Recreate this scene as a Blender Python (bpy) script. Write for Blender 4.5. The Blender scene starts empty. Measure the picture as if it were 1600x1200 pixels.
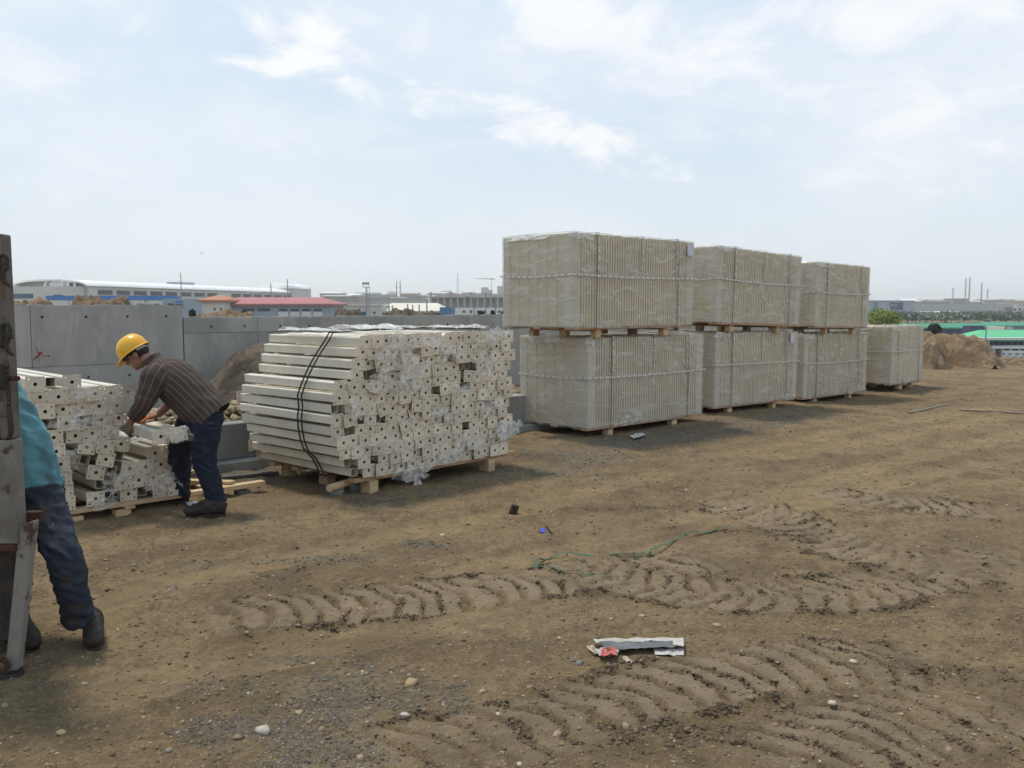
import bpy, bmesh, math, random
import numpy as np
from mathutils import Vector, Matrix, noise as mnoise

R = random.Random(11)
rad = math.radians
scene = bpy.context.scene
C = scene.collection

# ------------------------------------------------------------------ camera
CAM_H, FPX, PIT = 1.7, 1386.0, math.atan(120 / 1386)
cam = bpy.data.cameras.new('camera')
cam.sensor_width = 36.0
cam.lens = 36.0 * FPX / 1600
cam.clip_start, cam.clip_end = 0.05, 20000
camo = bpy.data.objects.new('camera', cam)
C.objects.link(camo)
camo.location = (0, 0, CAM_H)
camo.rotation_euler = (math.pi / 2 - PIT, 0, 0)
scene.camera = camo

# ------------------------------------------------------------------ sky, sun, exposure
SUN_EL, SUN_LEFT = rad(66), rad(48)          # the sun stands high, ahead and to the left
world = bpy.data.worlds.new('World')
scene.world = world
world.use_nodes = True
wn, wl = world.node_tree.nodes, world.node_tree.links
wn.clear()
def WN(t, **k):
    n = wn.new(t)
    for a, b in k.items():
        setattr(n, a, b)
    return n
w_out, w_bg = WN('ShaderNodeOutputWorld'), WN('ShaderNodeBackground')
w_bg.inputs['Strength'].default_value = 0.1
w_sky = WN('ShaderNodeTexSky', sky_type='NISHITA', sun_disc=False, sun_elevation=SUN_EL,
           sun_rotation=-SUN_LEFT, air_density=1.0, dust_density=1.5, ozone_density=1.0)
w_tc = WN('ShaderNodeTexCoord')
w_sep = WN('ShaderNodeSeparateXYZ')
wl.new(w_tc.outputs['Generated'], w_sep.inputs[0])
def WM(op, a, b=None):
    n = WN('ShaderNodeMath', operation=op)
    for i, v in enumerate((a, b)):
        if v is None:
            continue
        if isinstance(v, (int, float)):
            n.inputs[i].default_value = v
        else:
            wl.new(v, n.inputs[i])
    return n.outputs[0]
zz = WM('MAXIMUM', w_sep.outputs[2], 0.0)
zz = WM('ADD', zz, 0.34)
w_cmb = WN('ShaderNodeCombineXYZ')
wl.new(WM('DIVIDE', w_sep.outputs[0], zz), w_cmb.inputs[0])
wl.new(WM('DIVIDE', w_sep.outputs[1], zz), w_cmb.inputs[1])
def cloud_layer(scale, rot, stretch, loc, detail, lo, hi, dist, rough=0.58):
    mp = WN('ShaderNodeMapping')
    mp.inputs['Rotation'].default_value = (0, 0, rot)
    mp.inputs['Scale'].default_value = stretch
    mp.inputs['Location'].default_value = loc
    wl.new(w_cmb.outputs[0], mp.inputs[0])
    nz = WN('ShaderNodeTexNoise')
    nz.inputs['Scale'].default_value = scale
    nz.inputs['Detail'].default_value = detail
    nz.inputs['Roughness'].default_value = rough
    nz.inputs['Distortion'].default_value = dist
    wl.new(mp.outputs[0], nz.inputs['Vector'])
    mr = WN('ShaderNodeMapRange', interpolation_type='SMOOTHSTEP')
    mr.inputs['From Min'].default_value = lo
    mr.inputs['From Max'].default_value = hi
    wl.new(nz.outputs['Fac'], mr.inputs['Value'])
    return mr.outputs[0]
veil = cloud_layer(0.9, 0.5, (1.0, 0.8, 1), (3.1, 1.2, 0), 6, 0.40, 0.62, 0.4)
wisp = cloud_layer(1.7, 0.75, (0.8, 1.4, 1), (4.2, 1.3, 0), 8, 0.54, 0.70, 0.35)
def sky_plane(px, py):
    a_, b_ = (px - 800) / FPX, (600 - py) / FPX
    d_ = Vector((a_, math.cos(PIT) + b_ * math.sin(PIT), -math.sin(PIT) + b_ * math.cos(PIT))).normalized()
    k_ = max(d_.z, 0) + 0.34
    return Vector((d_.x / k_, d_.y / k_))
cl_n = WN('ShaderNodeTexNoise')
cl_n.inputs['Scale'].default_value = 5.5
cl_n.inputs['Detail'].default_value = 9
cl_n.inputs['Roughness'].default_value = 0.62
cl_n.inputs['Distortion'].default_value = 0.5
wl.new(w_cmb.outputs[0], cl_n.inputs['Vector'])
def cloud_bank(p0, p1, half_px, ragged, soft):
    """an elongated cloud from one direction of the sky to another"""
    A_, B_ = sky_plane(*p0), sky_plane(*p1)
    mid = (A_ + B_) / 2
    n0, n1 = sky_plane((p0[0] + p1[0]) / 2, (p0[1] + p1[1]) / 2 - half_px), sky_plane((p0[0] + p1[0]) / 2, (p0[1] + p1[1]) / 2 + half_px)
    ax = (B_ - A_)
    ang = math.atan2(ax.y, ax.x)
    nn = (n1 - n0) / 2
    hw = max(0.02, abs(-math.sin(ang) * nn.x + math.cos(ang) * nn.y))
    mp = WN('ShaderNodeMapping', vector_type='TEXTURE')
    mp.inputs['Location'].default_value = (mid.x, mid.y, 0)
    mp.inputs['Rotation'].default_value = (0, 0, ang)
    mp.inputs['Scale'].default_value = (ax.length / 2 * 1.3, hw * 1.45, 1)
    wl.new(w_cmb.outputs[0], mp.inputs[0])
    ln = WN('ShaderNodeVectorMath', operation='LENGTH')
    wl.new(mp.outputs[0], ln.inputs[0])
    v = WM('SUBTRACT', 1.0, ln.outputs['Value'])
    v = WM('ADD', v, WM('MULTIPLY', WM('SUBTRACT', cl_n.outputs['Fac'], 0.5), ragged))
    mr = WN('ShaderNodeMapRange', interpolation_type='SMOOTHSTEP')
    mr.inputs['From Min'].default_value = 0.0
    mr.inputs['From Max'].default_value = soft
    wl.new(v, mr.inputs['Value'])
    return mr.outputs[0]
def WMAX(*v):
    r = v[0]
    for q in v[1:]:
        r = WM('MAXIMUM', r, q)
    return r
bright = WMAX(cloud_bank((320, 40), (590, 120), 42, 4.2, 0.9), cloud_bank((700, 165), (1060, 262), 30, 3.6, 0.9),
              WM('MULTIPLY', cloud_bank((560, -40), (1280, 130), 115, 4.5, 1.5), 0.95), WM('MULTIPLY', cloud_bank((1210, 120), (1700, 240), 140, 4.0, 1.6), 0.9),
              WM('MULTIPLY', cloud_bank((1080, 20), (1750, 40), 110, 4.0, 1.5), 0.9), WM('MULTIPLY', cloud_bank((-200, 120), (180, 110), 60, 4.0, 1.6), 0.6),
              WM('MULTIPLY', cloud_bank((-80, -10), (290, 30), 40, 4.0, 1.4), 0.6), WM('MULTIPLY', cloud_bank((150, 150), (720, 290), 50, 3.0, 1.6), 0.45),
              WM('MULTIPLY', wisp, 0.35))
# milky haze towards the horizon
hz = WN('ShaderNodeMapRange')
hz.inputs['From Min'].default_value = 0.0
hz.inputs['From Max'].default_value = 0.42
hz.inputs['To Min'].default_value = 0.95
hz.inputs['To Max'].default_value = 0.0
wl.new(w_sep.outputs[2], hz.inputs['Value'])
def WMIX(fac, a, b):
    n = WN('ShaderNodeMix', data_type='RGBA')
    for sock, v in ((n.inputs[0], fac), (n.inputs[6], a), (n.inputs[7], b)):
        if isinstance(v, (int, float)):
            sock.default_value = v
        elif isinstance(v, tuple):
            sock.default_value = v
        else:
            wl.new(v, sock)
    return n.outputs[2]
base = WMIX(0.75, w_sky.outputs[0], (5.3, 7.2, 9.7, 1))
base = WMIX(hz.outputs[0], base, (7.85, 8.35, 8.6, 1))
base = WMIX(WM('MULTIPLY', veil, 0.5), base, (8.4, 8.8, 9.15, 1))
base = WMIX(bright, base, (9.1, 9.25, 9.4, 1))
wl.new(base, w_bg.inputs['Color'])
wl.new(w_bg.outputs[0], w_out.inputs[0])

sun = bpy.data.lights.new('sun', 'SUN')
sun.energy, sun.angle, sun.color = 2.5, rad(8.0), (1.0, 0.92, 0.79)
suno = bpy.data.objects.new('sun', sun)
C.objects.link(suno)
sdir = Vector((-math.sin(SUN_LEFT) * math.cos(SUN_EL), math.cos(SUN_LEFT) * math.cos(SUN_EL), math.sin(SUN_EL)))
suno.rotation_euler = sdir.to_track_quat('Z', 'Y').to_euler()
suno.location = (0, 0, 60)

vs = scene.view_settings
vs.view_transform, vs.look, vs.exposure, vs.gamma = 'Standard', 'None', 0.12, 1.0
scene.cycles.max_bounces = 8
scene.cycles.transparent_max_bounces = 16
scene.cycles.volume_bounces = 1
scene.cycles.use_denoising = True

# ------------------------------------------------------------------ pixel helpers (photograph 1600 x 1200)
SP, CP = math.sin(PIT), math.cos(PIT)
def ray(x, y):
    a, b = (x - 800) / FPX, (600 - y) / FPX
    return Vector((a, CP + b * SP, -SP + b * CP))
def at(x, y, Y):
    d = ray(x, y)
    t = Y / d.y
    return Vector((d.x * t, Y, CAM_H + d.z * t))
def gp(x, y, z=0.0):
    d = ray(x, y)
    t = (z - CAM_H) / d.z
    return Vector((d.x * t, d.y * t, z))
UA = math.atan2(0.685, 0.729)               # yard direction: the wall and the row of pallets run along U
U, V = Vector((math.cos(UA), math.sin(UA), 0)), Vector((-math.sin(UA), math.cos(UA), 0))

# ------------------------------------------------------------------ scene helpers
def tag(o, label=None, cat=None, group=None, kind=None):
    for k, v in (('label', label), ('category', cat), ('group', group), ('kind', kind)):
        if v:
            o[k] = v
    return o
def empty(name, loc=(0, 0, 0), rz=0.0):
    o = bpy.data.objects.new(name, None)
    C.objects.link(o)
    o.empty_display_size = 0.1
    o.location = loc
    o.rotation_euler = (0, 0, rz)
    return o
def link(name, me, m=None, parent=None):
    o = bpy.data.objects.new(name, me)
    C.objects.link(o)
    if m is not None and not me.materials:
        me.materials.append(m)
    if parent is not None:
        o.parent = parent
    return o
ORD = ['first', 'second', 'third', 'fourth', 'fifth', 'sixth', 'seventh', 'eighth', 'ninth', 'tenth', 'eleventh', 'twelfth', 'thirteenth', 'fourteenth', 'fifteenth', 'sixteenth', 'seventeenth', 'eighteenth', 'nineteenth', 'twentieth', 'twenty-first', 'twenty-second', 'twenty-third', 'twenty-fourth']
def kids(o):
    return [c for c in bpy.data.objects if c.parent == o]
def copy_tree(o, parent=None, kidmap=None):
    c = o.copy()
    C.objects.link(c)
    c.parent = parent
    for ch in o.children:
        copy_tree(ch, c)
    return c

class MB:
    def __init__(s):
        s.v, s.f, s.sm = [], [], []
    def add(s, vs, fs, smooth=False):
        n = len(s.v)
        s.v += [tuple(v) for v in vs]
        s.f += [tuple(i + n for i in f) for f in fs]
        s.sm += [smooth] * len(fs)
        return s
    def box(s, x0, y0, z0, x1, y1, z1, M=None, b=0.0):
        """axis-aligned box, optionally with chamfered vertical and horizontal edges (b)"""
        if b <= 0:
            vs = [Vector(p) for p in ((x0, y0, z0), (x1, y0, z0), (x1, y1, z0), (x0, y1, z0),
                                      (x0, y0, z1), (x1, y0, z1), (x1, y1, z1), (x0, y1, z1))]
            fs = [(0, 3, 2, 1), (4, 5, 6, 7), (0, 1, 5, 4), (1, 2, 6, 5), (2, 3, 7, 6), (3, 0, 4, 7)]
        else:
            vs, fs = [], []
            xs, ys, zs = (x0, x1), (y0, y1), (z0, z1)
            idx = {}
            for i in (0, 1):
                for j in (0, 1):
                    for k in (0, 1):
                        sx, sy, sz = (b, -b)[i], (b, -b)[j], (b, -b)[k]
                        idx[(i, j, k, 0)] = len(vs); vs.append(Vector((xs[i], ys[j] + sy, zs[k] + sz)))
                        idx[(i, j, k, 1)] = len(vs); vs.append(Vector((xs[i] + sx, ys[j], zs[k] + sz)))
                        idx[(i, j, k, 2)] = len(vs); vs.append(Vector((xs[i] + sx, ys[j] + sy, zs[k])))
            q = lambda *a: fs.append(tuple(idx[t] for t in a))
            for i in (0, 1):
                q(*[(i, j, k, 0) for j, k in ((0, 0), (1, 0), (1, 1), (0, 1))][:: (1 if i else -1)])
                q(*[(j, i, k, 1) for j, k in ((0, 0), (1, 0), (1, 1), (0, 1))][:: (-1 if i else 1)])
                q(*[(j, k, i, 2) for j, k in ((0, 0), (1, 0), (1, 1), (0, 1))][:: (1 if i else -1)])
            for a in (0, 1):
                for c in (0, 1):
                    q((a, c, 0, 0), (a, c, 1, 0), (a, c, 1, 1), (a, c, 0, 1))
                    q((a, 0, c, 0), (a, 1, c, 0), (a, 1, c, 2), (a, 0, c, 2))
                    q((0, a, c, 1), (1, a, c, 1), (1, a, c, 2), (0, a, c, 2))
            for i in (0, 1):
                for j in (0, 1):
                    for k in (0, 1):
                        q((i, j, k, 0), (i, j, k, 1), (i, j, k, 2))
        if M is not None:
            vs = [M @ v for v in vs]
        return s.add(vs, fs)
    def cyl(s, p0, p1, r0, r1=None, n=10, caps=True, smooth=True):
        p0, p1 = Vector(p0), Vector(p1)
        r1 = r0 if r1 is None else r1
        d = (p1 - p0).normalized()
        a = d.orthogonal().normalized()
        b = d.cross(a)
        vs = []
        for p, r in ((p0, r0), (p1, r1)):
            for i in range(n):
                t = 2 * math.pi * i / n
                vs.append(p + (a * math.cos(t) + b * math.sin(t)) * r)
        s.add(vs, [(i, (i + 1) % n, n + (i + 1) % n, n + i) for i in range(n)], smooth)
        if caps:
            s.add(vs, [tuple(range(n))[::-1], tuple(range(n, 2 * n))])
        return s
    def tube(s, pts, r, n=6, closed=False, smooth=True):
        pts = [Vector(p) for p in pts]
        m = len(pts)
        vs, fs = [], []
        a = None
        for i, p in enumerate(pts):
            t = (pts[(i + 1) % m] if closed or i < m - 1 else p) - (pts[i - 1] if closed or i else p)
            t = t.normalized() if t.length > 1e-9 else Vector((0, 0, 1))
            a = t.orthogonal().normalized() if a is None else (a - t * a.dot(t)).normalized()
            b = t.cross(a)
            rr = r[i] if isinstance(r, (list, tuple)) else r
            vs += [p + (a * math.cos(2 * math.pi * j / n) + b * math.sin(2 * math.pi * j / n)) * rr for j in range(n)]
        for i in range(m if closed else m - 1):
            k = (i + 1) % m
            fs += [(i * n + j, i * n + (j + 1) % n, k * n + (j + 1) % n, k * n + j) for j in range(n)]
        s.add(vs, fs, smooth)
        if not closed:
            s.add(vs[:n], [tuple(range(n))[::-1]])
            s.add(vs[-n:], [tuple(range(n))])
        return s
    def prism(s, poly, d0, d1, M=None):
        """polygon in local XZ extruded along Y from d0 to d1"""
        n = len(poly)
        vs = [Vector((x, d0, z)) for x, z in poly] + [Vector((x, d1, z)) for x, z in poly]
        fs = [tuple(range(n)), tuple(range(n, 2 * n))[::-1]] + [((i + 1) % n, i, n + i, n + (i + 1) % n) for i in range(n)]
        if M is not None:
            vs = [M @ v for v in vs]
        return s.add(vs, fs)
    def sphere(s, c, r, nu=12, nv=8, M=None, z0=-1.0):
        c = Vector(c)
        r = Vector(r) if hasattr(r, '__len__') else Vector((r, r, r))
        vs, fs = [], []
        for i in range(nv + 1):
            ph = -math.pi / 2 + math.pi * i / nv
            for j in range(nu):
                th = 2 * math.pi * j / nu
                p = Vector((math.cos(ph) * math.cos(th) * r.x, math.cos(ph) * math.sin(th) * r.y, max(math.sin(ph), z0) * r.z))
                vs.append((M @ (p + c)) if M is not None else p + c)
        for i in range(nv):
            fs += [(i * nu + j, i * nu + (j + 1) % nu, (i + 1) * nu + (j + 1) % nu, (i + 1) * nu + j) for j in range(nu)]
        return s.add(vs, fs, True)
    def mesh(s, name):
        me = bpy.data.meshes.new(name)
        me.from_pydata(s.v, [], s.f)
        me.polygons.foreach_set('use_smooth', s.sm)
        me.update()
        return me
    def build(s, name, m, parent=None):
        return link(name, s.mesh(name), m, parent)

def holed_plate(outer, holes, t):
    """flat plate in XZ with real holes, thickness t along +Y"""
    bm = bmesh.new()
    loops = []
    for lp in [outer] + holes:
        vv = [bm.verts.new((x, 0, z)) for x, z in lp]
        loops.append(vv)
        for i in range(len(vv)):
            bm.edges.new((vv[i], vv[(i + 1) % len(vv)]))
    bmesh.ops.triangle_fill(bm, use_beauty=True, use_dissolve=False, edges=bm.edges[:], normal=(0, -1, 0))
    front = bm.faces[:]
    for f in front:
        if f.normal.y > 0:
            f.normal_flip()
    back = {}
    for vv in loops:
        for v in vv:
            back[v] = bm.verts.new((v.co.x, t, v.co.z))
    for f in front:
        bm.faces.new([back[v] for v in reversed(f.verts)])
    for vv in loops:
        for i in range(len(vv)):
            a, b = vv[i], vv[(i + 1) % len(vv)]
            bm.faces.new((a, b, back[b], back[a]))
    bmesh.ops.recalc_face_normals(bm, faces=bm.faces[:])
    me = bpy.data.meshes.new('plate')
    bm.to_mesh(me)
    bm.free()
    return me
def circ(cx, cz, r, n=12):
    return [(cx + r * math.cos(2 * math.pi * i / n), cz + r * math.sin(2 * math.pi * i / n)) for i in range(n)]
def rect(cx, cz, w, h):
    return [(cx - w / 2, cz - h / 2), (cx + w / 2, cz - h / 2), (cx + w / 2, cz + h / 2), (cx - w / 2, cz + h / 2)]

# ------------------------------------------------------------------ materials
def new_mat(name):
    m = bpy.data.materials.new(name)
    m.use_nodes = True
    nt = m.node_tree
    b = nt.nodes['Principled BSDF']
    return m, nt, b
def nnode(nt, t, **k):
    n = nt.nodes.new(t)
    for a, b in k.items():
        setattr(n, a, b)
    return n
def tex_noise(nt, scale, detail=4, rough=0.55, vec=None, dist=0.0):
    n = nnode(nt, 'ShaderNodeTexNoise')
    n.inputs['Scale'].default_value = scale
    n.inputs['Detail'].default_value = detail
    n.inputs['Roughness'].default_value = rough
    n.inputs['Distortion'].default_value = dist
    if vec is not None:
        nt.links.new(vec, n.inputs['Vector'])
    return n.outputs['Fac']
def rng(nt, v, lo, hi, a=0.0, b=1.0, smooth=False):
    n = nnode(nt, 'ShaderNodeMapRange')
    if smooth:
        n.interpolation_type = 'SMOOTHSTEP'
    for i, x in zip(('From Min', 'From Max', 'To Min', 'To Max'), (lo, hi, a, b)):
        n.inputs[i].default_value = x
    nt.links.new(v, n.inputs['Value'])
    return n.outputs[0]
def mixc(nt, fac, a, b, blend='MIX'):
    n = nnode(nt, 'ShaderNodeMix', data_type='RGBA', blend_type=blend)
    for sock, v in ((n.inputs[0], fac), (n.inputs[6], a), (n.inputs[7], b)):
        if isinstance(v, (int, float)):
            sock.default_value = v
        elif isinstance(v, (tuple, list)):
            sock.default_value = tuple(v) + ((1,) if len(v) == 3 else ())
        else:
            nt.links.new(v, sock)
    return n.outputs[2]
def nmath(nt, op, a, b=0.0, c=None):
    n = nnode(nt, 'ShaderNodeMath', operation=op)
    for i, v in enumerate((a, b, c)):
        if v is None:
            continue
        if isinstance(v, (int, float)):
            n.inputs[i].default_value = v
        else:
            nt.links.new(v, n.inputs[i])
    return n.outputs[0]
def coords(nt, scale=(1, 1, 1), rot=(0, 0, 0), kind='Object', per_object=False):
    tc = nnode(nt, 'ShaderNodeTexCoord')
    mp = nnode(nt, 'ShaderNodeMapping')
    mp.inputs['Scale'].default_value = scale
    mp.inputs['Rotation'].default_value = rot
    nt.links.new(tc.outputs[kind], mp.inputs[0])
    if per_object:
        oi = nnode(nt, 'ShaderNodeObjectInfo')
        mm = nnode(nt, 'ShaderNodeVectorMath', operation='ADD')
        sc = nmath(nt, 'MULTIPLY', oi.outputs['Random'], 37.0)
        nt.links.new(mp.outputs[0], mm.inputs[0])
        nt.links.new(sc, mm.inputs[1])
        return mm.outputs[0]
    return mp.outputs[0]
def bump(nt, b, h, strength=0.4, dist=0.01):
    n = nnode(nt, 'ShaderNodeBump')
    n.inputs['Strength'].default_value = strength
    n.inputs['Distance'].default_value = dist
    nt.links.new(h, n.inputs['Height'])
    nt.links.new(n.outputs[0], b.inputs['Normal'])
def pmat(name, col, col2=None, rough=0.75, scale=5.0, detail=5, stretch=(1, 1, 1), spec=0.3, metal=0.0,
         bmp=0.0, bscale=30.0, bdist=0.01, objvar=0.0, lo=0.35, hi=0.68, spots=None):
    """procedural surface: two colours mixed by noise, optional per-object tint, spots and bump"""
    m, nt, b = new_mat(name)
    vec = coords(nt, stretch, per_object=True)
    col2 = col2 or tuple(c * 0.72 for c in col)
    f = rng(nt, tex_noise(nt, scale, detail, 0.6, vec), lo, hi)
    c = mixc(nt, f, col, col2)
    if spots:
        sc, scale2, l2, h2 = spots
        c = mixc(nt, rng(nt, tex_noise(nt, scale2, 6, 0.65, vec, 0.4), l2, h2), c, sc)
    if objvar:
        oi = nnode(nt, 'ShaderNodeObjectInfo')
        v = rng(nt, oi.outputs['Random'], 0, 1, 1 - objvar, 1 + objvar)
        cb = nnode(nt, 'ShaderNodeCombineColor')
        for i in range(3):
            nt.links.new(v, cb.inputs[i])
        c = mixc(nt, 1.0, c, cb.outputs[0], 'MULTIPLY')
    nt.links.new(c, b.inputs['Base Color'])
    b.inputs['Roughness'].default_value = rough
    b.inputs['Specular IOR Level'].default_value = spec
    b.inputs['Metallic'].default_value = metal
    if bmp:
        bump(nt, b, tex_noise(nt, bscale, 5, 0.6, vec), bmp, bdist)
    return m
def film_mat(name, lo, hi, scale, stretch, rot=(0, 0, 0), tint=(0.8, 0.8, 0.79), l=0.4, h=0.75):
    """thin clear plastic: transparent where it lies flat, milky and glossy where it creases"""
    m, nt, b = new_mat(name)
    vec = coords(nt, stretch, rot, per_object=True)
    n1 = tex_noise(nt, scale, 7, 0.68, vec, 0.8)
    fac = rng(nt, n1, l, h, lo, hi)
    b.inputs['Base Color'].default_value = tint + (1,)
    b.inputs['Roughness'].default_value = 0.22
    b.inputs['Specular IOR Level'].default_value = 0.6
    bump(nt, b, n1, 0.5, 0.02)
    tr = nnode(nt, 'ShaderNodeBsdfTransparent')
    tr.inputs[0].default_value = (0.96, 0.96, 0.95, 1)
    mx = nnode(nt, 'ShaderNodeMixShader')
    nt.links.new(fac, mx.inputs[0])
    nt.links.new(tr.outputs[0], mx.inputs[1])
    nt.links.new(b.outputs[0], mx.inputs[2])
    nt.links.new(mx.outputs[0], nt.nodes['Material Output'].inputs[0])
    return m

MT = {}
MT['post'] = pmat('cream_powder_coat', (0.70, 0.65, 0.53), (0.60, 0.55, 0.44), 0.45, 3, objvar=0.07, spots=((0.40, 0.35, 0.27), 9, 0.62, 0.8))
MT['plate'] = pmat('cream_plate_paint', (0.69, 0.60, 0.465), (0.57, 0.485, 0.365), 0.5, 9, objvar=0.12, spots=((0.42, 0.35, 0.26), 14, 0.58, 0.72))
MT['wood'] = pmat('pale_softwood', (0.58, 0.42, 0.25), (0.45, 0.31, 0.17), 0.8, 4, stretch=(1, 6, 6), bmp=0.2, bscale=20, objvar=0.14)
MT['wood_orange'] = pmat('orange_softwood', (0.47, 0.285, 0.16), (0.36, 0.21, 0.115), 0.8, 4, stretch=(1, 6, 6), bmp=0.2, bscale=20, objvar=0.12)
MT['wood_grey'] = pmat('weathered_board', (0.13, 0.115, 0.095), (0.075, 0.065, 0.055), 0.85, 5, stretch=(1, 6, 6), bmp=0.3, bscale=25)
MT['concrete'] = pmat('cast_concrete', (0.395, 0.383, 0.342), (0.30, 0.293, 0.265), 0.85, 0.9, 8, stretch=(1.6, 1.6, 0.55), bmp=0.35, bscale=22, lo=0.4, hi=0.6, spots=((0.45, 0.43, 0.38), 1.9, 0.54, 0.72))
MT['concrete_dark'] = pmat('raw_concrete', (0.30, 0.30, 0.285), (0.195, 0.195, 0.185), 0.85, 0.9, 8, bmp=0.35, bscale=18, lo=0.4, hi=0.6, spots=((0.36, 0.345, 0.31), 2.2, 0.56, 0.68))
MT['hole'] = pmat('hole_grime', (0.02, 0.02, 0.02), rough=0.9)
MT['cord'] = pmat('dark_cord', (0.06, 0.058, 0.045), (0.035, 0.033, 0.028), 0.7, 40)
MT['strap_dark'] = pmat('dark_green_strap', (0.07, 0.075, 0.065), rough=0.5)
MT['paper'] = pmat('white_paper', (0.66, 0.64, 0.68), (0.52, 0.5, 0.58), 0.8, 18, 8, stretch=(1, 1, 3), lo=0.48, hi=0.6)
MT['film_wrap'] = film_mat('stretch_film', 0.14, 0.55, 3.4, (0.8, 0.8, 2.6), (0.5, -0.45, 0.0), l=0.46, h=0.70, tint=(0.82, 0.775, 0.68))
MT['film_scrap'] = film_mat('crumpled_film', 0.10, 0.66, 7.0, (1, 1, 1), l=0.42, h=0.64, tint=(0.84, 0.80, 0.73))
MT['film_sheet'] = film_mat('film_sheet', 0.25, 0.75, 5.0, (3, 1, 1), l=0.4, h=0.62, tint=(0.84, 0.83, 0.79))

# ------------------------------------------------------------------ ground
def h2(xi, yi, seed):
    n = (xi.astype(np.int64) * 374761393 + yi.astype(np.int64) * 668265263 + seed * 974711) & 0xffffffff
    n = ((n ^ (n >> 13)) * 1274126177) & 0xffffffff
    n = ((n ^ (n >> 16)) * 2246822519) & 0xffffffff
    return ((n ^ (n >> 15)) & 0xffffff) / float(0xffffff)
def vnoise(x, y, seed=0):
    xi, yi = np.floor(x), np.floor(y)
    fx, fy = x - xi, y - yi
    fx, fy = fx * fx * (3 - 2 * fx), fy * fy * (3 - 2 * fy)
    a, b = h2(xi, yi, seed), h2(xi + 1, yi, seed)
    c, d = h2(xi, yi + 1, seed), h2(xi + 1, yi + 1, seed)
    return (a + (b - a) * fx) * (1 - fy) + (c + (d - c) * fx) * fy - 0.5
def fbm(x, y, f, o, seed=0, g=0.5):
    r, a, s = 0.0, 1.0, 0.0
    for i in range(o):
        r = r + a * vnoise(x * f + 17.3 * i, y * f - 9.1 * i, seed + i)
        s += a
        f *= 2.03
        a *= g
    return r / s
def sstep(a, b, x):
    t = np.clip((x - a) / (b - a), 0, 1)
    return t * t * (3 - 2 * t)
def plateau_drop(x, y):
    return sstep(0, 18, y + 0.6 * x - 41 + 3 * fbm(x, y, 0.12, 2, 5))
def base_h(x, y):
    """ground without tyre marks: gentle site unevenness, then the drop to the plain"""
    site = 0.05 * fbm(x, y, 0.25, 3, 3) + 0.03 * fbm(x, y, 1.1, 2, 8)
    site = site - 0.10 * np.exp(-(((x - 6.4) / 1.9) ** 2 + ((y - 17.4) / 1.9) ** 2))
    s = plateau_drop(x, y)
    far = -8.0 + 1.2 * fbm(x, y, 0.01, 2, 21)
    far = far + 5.6 * sstep(228, 250, y) * sstep(0.22, 0.34, x / np.maximum(y, 1.0))
    return site * (1 - s) + s * far
def gz(x, y):
    return float(base_h(np.array([x]), np.array([y]))[0])
def gpt(px, py):
    p = gp(px, py)
    for _ in range(3):
        p = gp(px, py, gz(p.x, p.y))
    return p

def blob_mask(X, Y, blobs, seed):
    m = np.zeros_like(X)
    wX, wY = X + 0.55 * fbm(X, Y, 1.3, 3, seed + 7), Y + 0.55 * fbm(X, Y, 1.3, 3, seed + 13)
    for (px, py, rx, ry, ang, amp) in blobs:
        c = gp(px, py)
        sel = (np.abs(X - c.x) < 2.6 * max(rx, ry)) & (np.abs(Y - c.y) < 2.6 * max(rx, ry))
        dx, dy = wX[sel] - c.x, wY[sel] - c.y
        ca, sa = math.cos(ang), math.sin(ang)
        q = ((dx * ca + dy * sa) / rx) ** 2 + ((-dx * sa + dy * ca) / ry) ** 2
        m[sel] = np.maximum(m[sel], amp * np.exp(-q))
    n = fbm(X, Y, 2.6, 5, seed, 0.72)
    return np.clip((m + n * 2.2 * (m > 0.02) - 0.27) * 1.4, 0, 1)
GRAVEL = [(905, 725, 1.3, 0.5, UA, 1), (1010, 692, 1.9, 0.6, UA, 1), (1180, 664, 2.2, 0.7, UA, 1), (560, 1130, 0.6, 0.36, 0, 0.9),
          (480, 1180, 0.5, 0.3, 0, 0.8), (480, 884, 0.5, 0.13, 0.1, 1), (310, 915, 0.42, 0.12, 0.1, 1), (672, 860, 0.22, 0.1, 0, 0.9),
          (450, 1030, 0.18, 0.09, 0, 0.9), (380, 745, 1.3, 0.6, UA, 1), (640, 775, 0.9, 0.4, UA, 0.6), (1330, 880, 0.5, 0.2, 0, 0.35)]
MOIST_SHADE = [(1130, 830, 0.9, 0.22, -0.2, 1), (1380, 895, 0.7, 0.2, -0.3, 1), (1430, 1055, 0.45, 0.22, -0.1, 1), (1540, 1080, 0.4, 0.2, 0, 0.8),
         (1000, 790, 1.2, 0.22, 0.3, 0.8), (1250, 720, 2.0, 0.5, 0.3, 0.7), (1500, 720, 2.0, 0.5, 0.3, 0.6), (1050, 1170, 0.5, 0.2, 0, 0.5),
         (100, 1150, 0.7, 0.5, 0.3, 0.55), (700, 1060, 0.8, 0.3, 0.2, 0.5), (1500, 620, 4, 1.2, 0.3, 0.5)]  # damp patches; the lower-left blob paints the truck and man's shadow into the soil
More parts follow.
